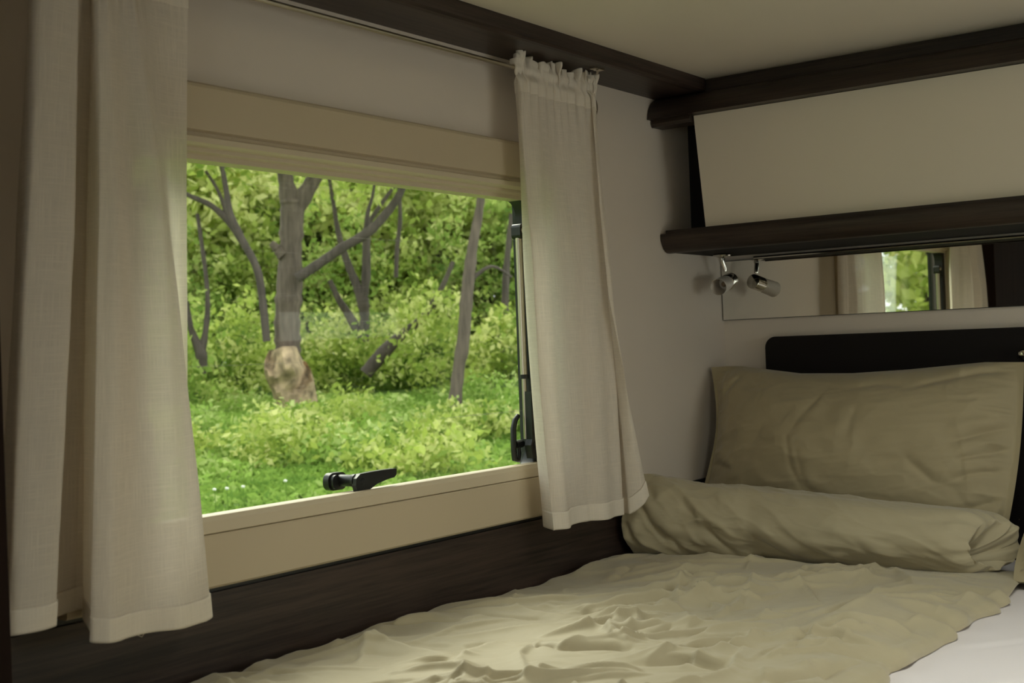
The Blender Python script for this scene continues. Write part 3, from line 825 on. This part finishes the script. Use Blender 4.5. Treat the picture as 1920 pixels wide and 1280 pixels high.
def out2(U, V):
    X = 1.205+.38*U+.012*np.abs(V)**3*np.sign(U)*-1; Z = .950+(V+1)*.085; Y = -.420+(V+1)*.15+.01*U
    return X, Y, Z, (0, -.55, .83)
tag(pillow('pillow', out2, .085, .03, [([(-.9, -.2), (-.6, .1)], .04, .01), ([(-.92, .3), (-.7, .5)], .04, .01), ([(-.9, -.6), (-.65, -.5)], .04, .01)], M['olive'], '', 9), 'olive pillow lying flat at the right edge beyond the roll end', 'pillow')

# ================================================================== CURTAINS
LEFTC = [
 (0.045, -2.065,-2.099,-2.146),
 (0.080, -2.067,-2.117,-2.165),
 (0.095, -2.043,-2.101,-2.150),
 (0.085, -2.005,-2.050,-2.099),
 (0.062, -2.000,-2.035,-2.075),
 (0.038, -1.982,-2.005,-2.030),
 (0.038, -1.970,-1.986,-2.005),
 (0.062, -1.976,-1.991,-2.022),
 (0.096, -1.978,-2.014,-2.052),
 (0.104, -1.966,-2.000,-2.036),
 (0.092, -1.951,-1.969,-1.996),
 (0.086, -1.936,-1.937,-1.941),
 (0.090, -1.923,-1.897,-1.895),
 (0.080, -1.916,-1.867,-1.836),
 (0.055, -1.897,-1.852,-1.816),
 (0.043, -1.856,-1.835,-1.815),
 (0.043, -1.806,-1.821,-1.836),
]
RIGHTC = [
 (0.047, -0.980,-0.962,-0.923),
 (0.080, -0.987,-0.991,-0.967),
 (0.088, -0.946,-0.953,-0.930),
 (0.068, -0.874,-0.853,-0.829),
 (0.082, -0.824,-0.795,-0.782),
 (0.078, -0.742,-0.708,-0.698),
 (0.064, -0.705,-0.664,-0.654),
 (0.083, -0.720,-0.701,-0.656),
 (0.098, -0.730,-0.726,-0.619),
]
def catmull(pts, n):
    p = np.array(pts, float); m_ = len(p)
    t = np.linspace(0, m_-1, n); i = np.clip(t.astype(int), 0, m_-2); f = (t-i)[:, None]
    a = p[np.clip(i-1, 0, m_-1)]; b = p[i]; c = p[i+1]; d = p[np.clip(i+2, 0, m_-1)]
    return .5*((2*b)+(-a+c)*f+(2*a-5*b+4*c-d)*f**2+(-a+3*b-3*c+d)*f**3)
def curtain(ctrl, ztop, zmid, zbot_fn, nu, nv, gather, seed, xbase):
    """returns P(nu,nv,3): three plan curves blended down the drop; extra small gathers near the rod"""
    C3 = catmull(ctrl, nu)                      # x, ytop, ymid, ybot
    s = np.linspace(0, 1, nu)[:, None]; t = np.linspace(0, 1, nv)[None, :]
    zb = zbot_fn(s)
    z = ztop+(zb-ztop)*t
    tm = (ztop-zmid)/(ztop-zb)
    y = np.where(t < tm, C3[:, 1:2]+(C3[:, 2:3]-C3[:, 1:2])*(t/tm), C3[:, 2:3]+(C3[:, 3:4]-C3[:, 2:3])*((t-tm)/(1-tm)))
    # smooth the joint between the two spans
    ysm = C3[:, 1:2]*(1-t)**2+2*(1-t)*t*(2*C3[:, 2:3]-.5*C3[:, 1:2]-.5*C3[:, 3:4])+C3[:, 3:4]*t**2
    y = .4*y+.6*ysm
    kf = np.where(t < tm, .5+.6*sstep(0, 1, t/tm), 1.1+.35*(t-tm)/(1-tm))
    x = .058+(C3[:, :1]-.058)*kf
    g = gather*np.exp(-(t/.09)**2)
    x = x+g*np.sin(s*2*math.pi*17+2*np.sin(s*9+seed))
    x = x+.0065*sstep(.05, .45, t)*np.sin(s*2*math.pi*7.3+seed+.8*t)*(.4+fbm(s*3+seed, t*1.2+s*0, 2))
    x = x+.0045*(fbm(s*9+seed+t*0, t*3.0+s*0, 3)-.45)*2*sstep(.02, .3, t)
    y = y+.004*(fbm(s*7+seed, t*2.5+s*0, 2)-.4)*sstep(.05, .4, t)
    x = np.maximum(x, .0285)
    return np.stack([x+0*t, y, z+0*s], -1), s, t
def curtain_thing(label, P, ctrl, loc, rod_t, hem_t):
    nu, nv = P.shape[:2]
    root = tag(empty('curtain', loc), label, 'curtain')
    # uv in metres along the cloth
    du = np.vstack([np.zeros((1, nv)), np.cumsum(np.linalg.norm(np.diff(P, axis=0), axis=2), 0)])
    du = np.repeat(du[:, nv//2:nv//2+1], nv, 1)
    dv = P[..., 2]
    uv = np.stack([du, dv], -1)
    ih = int(nv*(1-hem_t)); ir = max(2, int(nv*rod_t))
    rel(gridmesh('curtain_panel', P[:, ir-1:ih+1], M['linen'], uv=uv[:, ir-1:ih+1]), root)
    hem = P[:, ih:].copy(); hem[..., 0] += .0012
    rel(gridmesh('curtain_hem', hem, M['linen2'], uv=uv[:, ih:], solid=.0022), root)
    return root, uv, ir

# right curtain
zb = lambda s: np.where(s < .86, 1.087-.010*s, 1.079+.036*sstep(.86, 1, s))
P, s, t = curtain(RIGHTC, 2.016, 1.554, zb, 320, 260, .0050, 2.0, .052)
rc, uv, ir = curtain_thing('narrow white linen curtain gathered on its rod at the right end of the window', P, RIGHTC, (.05, -.8, 1.08), .052, .042)
# shirred heading: pocket around the rod and the ruffle standing above it
def heading(root, P, uv, ir, ztop_ruffle, zrod, ext=0.0):
    nu = P.shape[0]
    s = np.linspace(0, 1, nu)[:, None]
    rows = np.linspace(0, 1, 34)[None, :]
    zl = P[:, ir, 2:3]
    z = zl+(ztop_ruffle-zl)*rows
    yb = P[:, ir, 1:2]; xb = P[:, ir, 0:1]
    yy = yb+.006*np.sin(s*2*math.pi*23+rows*2)*rows
    lump = np.sin(s*2*math.pi*19+3*np.sin(s*11))*.5+np.sin(s*2*math.pi*31+1)*.35+.4*np.sin(s*2*math.pi*7)
    zr = (z-zrod)
    pocket = np.exp(-(zr/.009)**2)
    ruff = sstep(.004, .020, zr); low = sstep(-.006, -.03, zr)
    x = xb*(low)+(.062)*(1-low)+.0035*pocket+lump*(.0028*pocket+.0085*ruff+.004*(1-low)*(1-pocket))
    z = z+ruff*.006*np.sin(s*2*math.pi*5+1)+ruff*.003*np.sin(s*2*math.pi*16)
    Pn = np.stack([x+0*z, yy, z], -1)
    rel(gridmesh('curtain_heading', Pn, M['linen2'], uv=np.stack([uv[:, ir, 0:1]+0*z, z], -1), solid=.0016), root)
heading(rc, P, uv, ir, 2.046, 2.020)
# left curtain
zb = lambda s: np.interp(s, [0, .2, .36, .40, .44, .60, .80, 1], [1.118, 1.118, 1.116, 1.100, 1.093, 1.083, 1.073, 1.085])
P, s, t = curtain(LEFTC, 2.016, 1.585, zb, 520, 260, .0030, 5.0, .058)
lc, uv, ir = curtain_thing('wide white linen curtain in deep folds filling the left side of the photo', P, LEFTC, (.06, -1.95, 1.08), .04, .038)
heading(lc, P, uv, ir, 2.046, 2.020)
bm = bmesh.new(); tube(bm, [(.085, -1.962, 1.084), (.087, -1.960, 1.076), (.088, -1.955, 1.073), (.088, -1.951, 1.077), (.089, -1.949, 1.083)], .0005, 6)
rel(obj('loose_thread', bm, M['linen2'], smooth=True), lc)

# rod with its end bracket
rod = tag(empty('curtain_rod', (.058, -1.4, 2.02)), 'thin steel curtain rod under the dark ceiling beam', 'curtain rod')
bm = bmesh.new(); tube(bm, [(.058, -2.15, 2.020), (.058, -.688, 2.020)], .0045, 12); rel(obj('rod', bm, M['steel'], smooth=True), rod)
bm = bmesh.new(); tube(bm, [(.058, -.692, 2.018), (.059, -.690, 2.034), (.062, -.690, 2.047), (.068, -.695, 2.0505), (.082, -.715, 2.0510)], [.003, .003, .003, .0028, .0028], 10)
rel(obj('bracket_arm', bm, M['steel'], smooth=True), rod)
bm = bmesh.new(); lathe(bm, [(0, .0045), (.004, .004), (.0075, .001), (.0085, 0), (0, 0)], (.090, -.735, 2.0520), (0, 0, -1), 18); rel(obj('bracket_screw', bm, M['chrome'], smooth=True), rod)
bm = bmesh.new(); box(bm, (.082, -.748, 2.0505), (.098, -.712, 2.0537)); rel(obj('bracket_plate', bm, M['steel'], bevel=.0008), rod)
kb = tag(empty('curtain_holdback', (0, -.625, 2.0)), 'brown oval wall knob peeking out behind the top of the right curtain', 'knob')
bm = bmesh.new(); lathe(bm, [(0, .020), (.018, .0195), (.0255, .016), (.027, .008), (.024, .0005), (0, .0005)], (0, -.640, 1.995), (1, 0, 0), 32)
rel(obj('knob', bm, M['brownknob'], smooth=True), kb)

# ================================================================== OUTSIDE
NX, NY = -.69, .724
def dist(x, y): return (x-1.55)*NX+(y+3.04)*NY
def ground_z(x, y):
    d = dist(x, y)
    return -.32+.040*np.clip(d, 0, 40)+.10*(fbm(np.asarray(x)*.35+40, np.asarray(y)*.35+40, 3)-.45)
gx = np.linspace(-48, -.12, 110)
gy = np.linspace(-34, 44, 150)
GX, GYY = np.meshgrid(gx, gy, indexing='ij')
g = gridmesh('meadow', np.stack([GX, GYY, ground_z(GX, GYY)], -1), M['soil'])
tag(g, kind='structure')

def leaves(name, C, size, m, parent, upright=0.0, aspect=.55, tint=None, seed=0, kind='stuff'):
    """one mesh of loose four-sided leaves at the points C"""
    rng = np.random.RandomState(seed); n = len(C)
    d = rng.normal(size=(n, 3)); d[:, 2] = d[:, 2]*(1-upright)+upright*np.abs(rng.normal(1.6, .5, n))
    d /= np.linalg.norm(d, axis=1)[:, None]
    a = rng.normal(size=(n, 3)); w = np.cross(d, a); w /= np.linalg.norm(w, axis=1)[:, None]
    L = (size*(.6+.8*rng.rand(n)))[:, None]
    V4 = np.stack([C-d*L*.5, C+w*L*aspect*.5, C+d*L*.5, C-w*L*aspect*.5], 1).reshape(-1, 3)
    me = bpy.data.meshes.new(name)
    me.vertices.add(4*n); me.vertices.foreach_set('co', V4.reshape(-1).astype(np.float32))
    me.loops.add(4*n); me.loops.foreach_set('vertex_index', np.arange(4*n, dtype=np.int32))
    me.polygons.add(n); me.polygons.foreach_set('loop_start', np.arange(0, 4*n, 4, dtype=np.int32))
    me.update(calc_edges=True)
    if tint is None: tint = rng.rand(n)
    at = me.attributes.new('tint', 'FLOAT', 'POINT')
    at.data.foreach_set('value', np.repeat(np.clip(tint, 0, 1), 4).astype(np.float32))
    o = link(name, me, m, parent)
    if kind: o['kind'] = kind
    return o

def cloud(centre, radii, nclus, per, spread, seed, flat=.75):
    """clumped points: sprays of leaves inside an ellipsoid, with a tint that varies by spray"""
    rng = np.random.RandomState(seed)
    u = rng.normal(size=(nclus, 3)); u /= np.linalg.norm(u, axis=1)[:, None]
    c = np.array(centre)+u*(rng.rand(nclus, 1)**.45)*np.array(radii)
    p = np.repeat(c, per, 0)+rng.normal(size=(nclus*per, 3))*spread*np.array([1, 1, flat])
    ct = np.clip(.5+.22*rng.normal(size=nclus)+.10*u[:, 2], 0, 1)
    t = np.repeat(ct, per)+.13*rng.normal(size=nclus*per)
    return p, t

TREES = {
 'main_trunk': [ (-14.47,12.04,1.28,0.257), (-14.46,12.04,1.56,0.228), (-14.46,12.05,2.11,0.219), (-14.42,12.09,2.66,0.228), (-14.39,12.12,3.30,0.200), (-14.36,12.16,3.95,0.209), (-14.35,12.16,4.18,0.209) ],
 'main_forkl': [ (-14.37,12.15,4.08,0.181), (-14.42,12.09,4.55,0.133), (-14.46,12.05,5.05,0.114), (-14.52,11.99,5.79,0.095), (-14.59,11.91,6.53,0.076) ],
 'main_forkr': [ (-14.30,12.21,4.06,0.162), (-14.12,12.40,4.45,0.133), (-13.96,12.56,4.86,0.105), (-13.79,12.73,5.50,0.095), (-13.64,12.87,6.24,0.067) ],
 'main_limb': [ (-14.05,11.91,2.80,0.093), (-13.83,12.13,2.99,0.084), (-13.50,12.45,3.29,0.084), (-13.17,12.77,3.55,0.084), (-12.93,12.99,3.87,0.075), (-12.78,13.12,4.13,0.065), (-12.64,13.25,4.45,0.047), (-12.39,13.46,4.85,0.037) ],
 'main_twig': [ (-13.33,12.89,3.57,0.047), (-13.30,12.92,3.90,0.038), (-13.24,12.98,4.17,0.028), (-13.18,13.03,4.54,0.028) ],
 'main_stub': [ (-14.41,11.95,3.21,0.104), (-14.48,11.88,3.34,0.076), (-14.54,11.81,3.44,0.047) ],
 'burl': [ (-14.31,11.78,1.61,0.225), (-14.28,11.80,1.29,0.319), (-14.21,11.88,1.01,0.300), (-14.17,11.92,0.65,0.281) ],
 'mid_trunk': [ (-15.59,15.16,1.73,0.097), (-15.58,15.17,2.26,0.097), (-15.60,15.15,2.57,0.119) ],
 'mid_l': [ (-15.60,15.15,2.52,0.108), (-15.69,15.07,2.89,0.086), (-15.80,14.96,3.32,0.076), (-15.90,14.86,3.85,0.054), (-15.96,14.80,4.48,0.043), (-16.04,14.73,5.32,0.032) ],
 'mid_r': [ (-15.60,15.15,2.52,0.097), (-15.54,15.21,2.99,0.086), (-15.51,15.23,3.73,0.076), (-15.48,15.26,4.04,0.054), (-15.03,15.67,4.87,0.032) ],
 'mid_low': [ (-15.81,15.37,1.73,0.087), (-16.00,15.18,2.25,0.087), (-16.15,15.04,2.60,0.066), (-16.26,14.93,2.98,0.044) ],
 'right_trunk': [ (-11.13,12.43,0.57,0.104), (-11.06,12.49,1.20,0.104), (-10.99,12.54,1.62,0.104), (-10.93,12.59,2.29,0.104), (-10.84,12.66,3.05,0.086), (-10.74,12.74,3.64,0.069), (-10.67,12.79,4.15,0.061), (-10.58,12.86,4.91,0.052) ],
 'right_branch': [ (-10.90,12.61,2.55,0.043), (-10.61,12.84,2.79,0.026), (-10.35,13.04,2.61,0.017) ],
 'lean': [ (-14.91,14.43,1.11,0.135), (-14.68,14.64,1.45,0.135), (-14.45,14.85,1.75,0.104), (-14.10,15.16,2.11,0.073), (-13.81,15.40,2.63,0.052), (-13.60,15.57,3.18,0.041) ],
 'left_trunk': [ (-13.23,10.44,1.73,0.061), (-13.26,10.41,2.39,0.061), (-13.30,10.36,2.85,0.061), (-13.44,10.21,3.32,0.052), (-13.55,10.08,3.73,0.052), (-13.58,10.04,4.07,0.043), (-13.61,10.01,4.40,0.043), (-13.66,9.95,5.06,0.035) ],
 'left_branch': [ (-13.73,10.62,3.10,0.044), (-13.93,10.40,3.62,0.053), (-14.12,10.18,3.92,0.044), (-14.38,9.87,4.12,0.035), (-14.60,9.59,4.39,0.027) ],
 'left_branch2': [ (-13.93,10.40,3.62,0.044), (-14.04,10.28,4.13,0.027), (-14.16,10.13,4.47,0.027) ],
 'vee_a': [ (-14.66,10.32,1.26,0.082), (-14.65,10.32,1.56,0.091), (-14.74,10.22,1.95,0.054), (-14.79,10.15,2.48,0.045), (-14.84,10.09,3.17,0.036) ],
 'vee_b': [ (-14.65,10.32,1.54,0.064), (-14.58,10.40,2.12,0.045), (-14.57,10.42,2.64,0.036), (-14.60,10.38,3.25,0.036), (-14.64,10.33,3.85,0.027) ],
 'thin': [ (-14.44,14.86,2.91,0.041), (-14.40,14.89,3.52,0.041), (-14.35,14.94,4.03,0.041), (-14.35,14.94,4.74,0.031) ],
 'farr': [ (-14.24,17.62,0.98,0.090), (-14.08,17.74,2.08,0.090), (-14.00,17.80,3.18,0.067), (-13.88,17.89,4.27,0.056) ],
}
def limb(name, key, m, parent, wob=.015):
    pl = np.array(TREES[key]); n = len(pl)
    C = catmull(pl, max(10, n*5)); r = np.maximum(C[:, 3], .008)
    rng = np.random.RandomState(len(key)*7+n)
    r = r*(1+.05*rng.normal(size=len(r)))
    bm = bmesh.new(); tube(bm, [tuple(q[:3]) for q in C], list(r), 12)
    return rel(obj(name, bm, m, smooth=True), parent)
def gz(x, y): return float(ground_z(np.array([x]), np.array([y]))[0])
def tree_root(x, y, label, group=None):
    return tag(empty('tree', (x, y, gz(x, y))), label, 'tree', group)

tr = tree_root(-14.4, 12.0, 'big grey-brown tree with a forked trunk, a long right limb and a pale burled base')
for nm, k_, m_ in (('trunk', 'main_trunk', 'bark'), ('branch', 'main_forkl', 'bark'), ('branch', 'main_forkr', 'bark'), ('branch', 'main_limb', 'bark2'), ('branch', 'main_twig', 'bark2'), ('branch', 'main_stub', 'bark')):
    limb(nm, k_, M[m_], tr)
pl = np.array(TREES['burl']); C = catmull(pl, 26)
bm = bmesh.new(); tube(bm, [tuple(q[:3]) for q in C], [max(.05, q[3]*(1.05+.25*i/26)) for i, q in enumerate(C)], 20)
for v in bm.verts:
    n_ = float(fbm(np.array([v.co.x*4+v.co.z*3]), np.array([v.co.y*4-v.co.z*2]), 3)[0])-.45
    v.co += Vector((n_*.55, -n_*.55, n_*.2))
o = rel(obj('burl', bm, M['burl'], smooth=True), tr); o['label'] = 'pale bare wood bulge at the foot of the trunk'
p, t = cloud((-14.2, 12.2, 6.9), (2.6, 2.6, 1.7), 130, 30, .30, 5)
p2, t2 = cloud((-13.0, 13.0, 5.0), (1.2, 1.2, .5), 22, 26, .25, 6)
rel(leaves('foliage', np.vstack([p, p2]), .17, M['leaf'], None, tint=np.hstack([t, t2]), seed=1), tr)

tr = tree_root(-15.6, 15.2, 'slender tree behind the long limb whose thin trunk splits in a narrow fork')
limb('trunk', 'mid_trunk', M['bark2'], tr); limb('branch', 'mid_l', M['bark2'], tr); limb('branch', 'mid_r', M['bark2'], tr)
p, t = cloud((-15.6, 15.4, 5.6), (1.8, 1.8, 1.2), 50, 30, .3, 7); rel(leaves('foliage', p, .17, M['leaf'], None, tint=t, seed=2), tr)
tr = tree_root(-11.1, 12.4, 'straight grey tree trunk leaning right near the right side of the window')
limb('trunk', 'right_trunk', M['bark'], tr); limb('branch', 'right_branch', M['bark2'], tr)
p, t = cloud((-10.4, 12.9, 5.4), (1.5, 1.5, 1.0), 50, 30, .28, 8); rel(leaves('foliage', p, .17, M['leaf'], None, tint=t, seed=3), tr)
tr = tree_root(-13.2, 10.4, 'thin dark curving tree left of the big trunk')
limb('trunk', 'left_trunk', M['bark2'], tr); limb('branch', 'left_branch', M['bark2'], tr); limb('branch', 'left_branch2', M['bark2'], tr)
p, t = cloud((-13.9, 9.8, 5.2), (1.6, 1.6, .9), 55, 30, .28, 9); rel(leaves('foliage', p, .17, M['leaf'], None, tint=t, seed=4), tr)
tr = tree_root(-14.6, 10.3, 'small V-shaped sapling close to the left curtain')
limb('trunk', 'vee_a', M['bark2'], tr); limb('branch', 'vee_b', M['bark2'], tr)
tr = tree_root(-15.9, 15.3, 'low crooked branch rising left from the undergrowth behind the big trunk'); limb('trunk', 'mid_low', M['bark2'], tr)
tr = tree_root(-14.5, 14.8, 'dark fallen trunk slanting up to the right in the undergrowth'); limb('trunk', 'lean', M['bark2'], tr)
tr = tree_root(-14.4, 14.9, 'hair-thin upright stem between the forked tree and the right trunk'); limb('trunk', 'thin', M['bark2'], tr)
tr = tree_root(-14.2, 17.7, 'distant thin tree beside the window stay'); limb('trunk', 'farr', M['bark2'], tr)

# wood edge: tall leafy trees and shrubs
def P2(r, w): return 1.55+NX*r+.724*w, -3.04+NY*r+.69*w
rs = np.random.RandomState(21)
for i, (r, w) in enumerate([(31, -19), (30, -15.5), (32, -12), (30, -9), (33, -6.4), (31, -4), (34, -1.5), (32, .8), (34, 3.2), (31, 5.6), (33, 8.4), (30, 11.5), (32, 15)]):
    x, y = P2(r, w); z = gz(x, y)
    tr = tree_root(x, y, 'leafy yellow-green tree in the dense wood edge at the back', 'trees of the wood edge')
    bm = bmesh.new(); h_ = 3.2+rs.rand()*1.5
    tube(bm, [(x, y, z-.1), (x+rs.normal()*.15, y, z+h_*.5), (x+rs.normal()*.3, y+rs.normal()*.3, z+h_)], [.16, .12, .06], 8)
    rel(obj('trunk', bm, M['bark2'], smooth=True), tr)
    p, t = cloud((x, y, z+3.3), (2.3, 2.3, 3.6), 190, 46, .36, 100+i)
    p[:, 2] = np.maximum(p[:, 2], z+.1)
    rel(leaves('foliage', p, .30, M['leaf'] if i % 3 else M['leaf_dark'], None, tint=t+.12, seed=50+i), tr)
for i, (r, w) in enumerate([(8, 14), (14, 12), (20, 13)]):
    pass
for i, (r, w) in enumerate([(40, -26), (41, -19), (39, -12), (41, -6), (39, -1), (41, 4), (39, 9), (41, 15), (40, 22)]):
    x, y = P2(r, w); z = gz(x, y)
    tr = tree_root(x, y, 'tall pale green tree far back beyond the wood edge', 'far trees')
    bm = bmesh.new(); tube(bm, [(x, y, z-.1), (x, y+.1, z+3), (x+.2, y, z+7)], [.2, .15, .06], 8)
    rel(obj('trunk', bm, M['bark2'], smooth=True), tr)
    p, t = cloud((x, y, z+6), (4.2, 4.2, 6.5), 230, 30, .55, 300+i); p[:, 2] = np.maximum(p[:, 2], z+.1)
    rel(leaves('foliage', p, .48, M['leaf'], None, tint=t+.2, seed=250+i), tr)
# trees to the left that only the mirror and the light see
for i, (x, y) in enumerate([(-9, -6), (-7.5, -12), (-5.5, -18), (-12, -1), (-10, -15), (-16, -8), (-3.8, -21), (-2.2, -24), (-6.5, -24), (-1.0, -30), (-4.5, -28)]):
    z = gz(x, y)
    tr = tree_root(x, y, 'leafy green tree of the meadow reflected in the mirror strip', 'trees down the meadow')
    bm = bmesh.new(); tube(bm, [(x, y, z-.1), (x+.1, y, z+1.6), (x+.2, y+.1, z+3.2)], [.17, .13, .06], 8)
    rel(obj('trunk', bm, M['bark2'], smooth=True), tr)
    p, t = cloud((x, y, z+2.6), (2.2, 2.2, 2.9), 110, 30, .36, 160+i); p[:, 2] = np.maximum(p[:, 2], z+.1)
    rel(leaves('foliage', p, .28, M['leaf'], None, tint=t, seed=80+i), tr)
shr = [(24, -10), (25.5, -7.6), (23.5, -5.6), (25, -4.2), (26.5, -3.1), (24.5, -2.2), (27, -1.2), (25.5, -.2), (26.5, .8), (24, 1.3), (27, 2.0), (25, 3.0), (23.5, 4.1), (26, 5.2), (24, 7), (25, 9.5),
       (21.5, -3.2), (28, .2), (28, -4.6), (22, 4.6), (28.8, -9), (29, -6.2), (28.6, -3.8), (29.2, -2.6), (28.6, -.4), (29, 1.4), (28.8, 2.9), (29, 4.4), (29, 7)]
for i, (r, w) in enumerate(shr):
    x, y = P2(r, w); z = gz(x, y); hh = .75+.5*rs.rand()+(1.1 if r > 28.4 else 0)
    sh = tag(empty('shrub', (x, y, z)), 'loose green shrub in the undergrowth below the trees', 'shrub', 'undergrowth shrubs')
    bm = bmesh.new(); tube(bm, [(x, y, z-.05), (x+.05, y, z+hh*.6)], [.02, .01], 6); rel(obj('stem', bm, M['leaf_dark']), sh)
    p, t = cloud((x, y, z+hh*.9), (1.0+.5*rs.rand(), 1.1, hh*1.1), 52, 28, .17, 200+i); p[:, 2] = np.maximum(p[:, 2], z+.03)
    rel(leaves('foliage', p, .15, M['leaf'] if i % 2 else M['leaf_dark'], None, tint=t, seed=120+i), sh)

# meadow growth: blades and broad leaves nobody could count
rng = np.random.RandomState(77)
n = 120000
r = 5+19*rng.rand(n)**.75; w = (rng.rand(n)-.5)*(.95*r)-.0*r
x = 1.55+NX*r+.724*w; y = -3.04+NY*r+.69*w
keep = x < -.6; x, y, r = x[keep], y[keep], r[keep]
patch = fbm(x*.9+50, y*.9+50, 3)
lump = fbm(x*2.3+9, y*2.3+70, 3)
hgt = .03+.75*np.clip(patch-.30, 0, 1)*rng.rand(len(x))*np.clip(lump*2.2-.4, .1, 1.4)
z = ground_z(x, y)+hgt
gr = leaves('grass', np.stack([x, y, z], -1), .11, M['grass'], None, upright=.35, aspect=.5, tint=np.clip(-.25+.75*patch+.75*lump+.14*rng.normal(size=len(x)), 0, 1), seed=9)
tag(gr, 'lush green grass and weeds covering the meadow', 'grass', kind='stuff')
n = 26000
x = -1-16*rng.rand(n)**1.2; y = -26+26*rng.rand(n); z = ground_z(x, y)+.15*rng.rand(n)
gr = leaves('grass', np.stack([x, y, z], -1), .16, M['grass'], None, upright=.45, aspect=.42, seed=10)
tag(gr, 'green grass along the caravan reflected in the mirror strip', 'grass', kind='stuff')
# weedy clumps between the meadow and the shrubs
rw = np.random.RandomState(31)
for i in range(34):
    r_, w_ = 12.5+10*rw.rand(), None
    w_ = (rw.rand()-.5)*.62*r_
    x, y = P2(r_, w_); z = gz(x, y); hh = .20+.22*rw.rand()
    sh = tag(empty('weed_clump', (x, y, z)), 'soft clump of tall weeds rising out of the meadow grass', 'plant', 'weed clumps in the meadow')
    bm = bmesh.new(); tube(bm, [(x, y, z-.03), (x+.03, y, z+hh)], [.008, .004], 5); rel(obj('stem', bm, M['leaf']), sh)
    p, t = cloud((x, y, z+hh*.7), (.55+.5*rw.rand(), .6, hh), 34, 20, .10, 400+i); p[:, 2] = np.maximum(p[:, 2], z+.02)
    rel(leaves('foliage', p, .10, M['leaf'] if i % 3 else M['grass'], None, tint=t, seed=420+i), sh)
# clover heads
fl0 = None
for (x, y) in [(-6.10, 3.35), (-6.05, 3.43), (-6.0, 3.55), (-5.0, 2.6), (-4.75, 2.72), (-5.9, 3.9)]:
    z = gz(x, y)
    f = tag(empty('clover_flower', (x, y, z)), 'small white clover head in the grass by the left curtain', 'flower', 'white clover heads')
    if fl0 is None:
        bm = bmesh.new(); bmesh.ops.create_icosphere(bm, subdivisions=2, radius=.014)
        for v in bm.verts:
            v.co *= 1+.16*random.uniform(-1, 1); v.co.z = v.co.z*.85+.40
        hd = obj('flower_head', bm, M['flower']); hd.parent = f
        bm = bmesh.new(); tube(bm, [(0, 0, 0), (.01, 0, .2), (0, 0, .39)], .003, 5); st = obj('stem', bm, M['grass']); st.parent = f
        fl0 = (hd, st)
    else:
        for o in fl0:
            c = o.copy(); COL.objects.link(c); c.parent = f
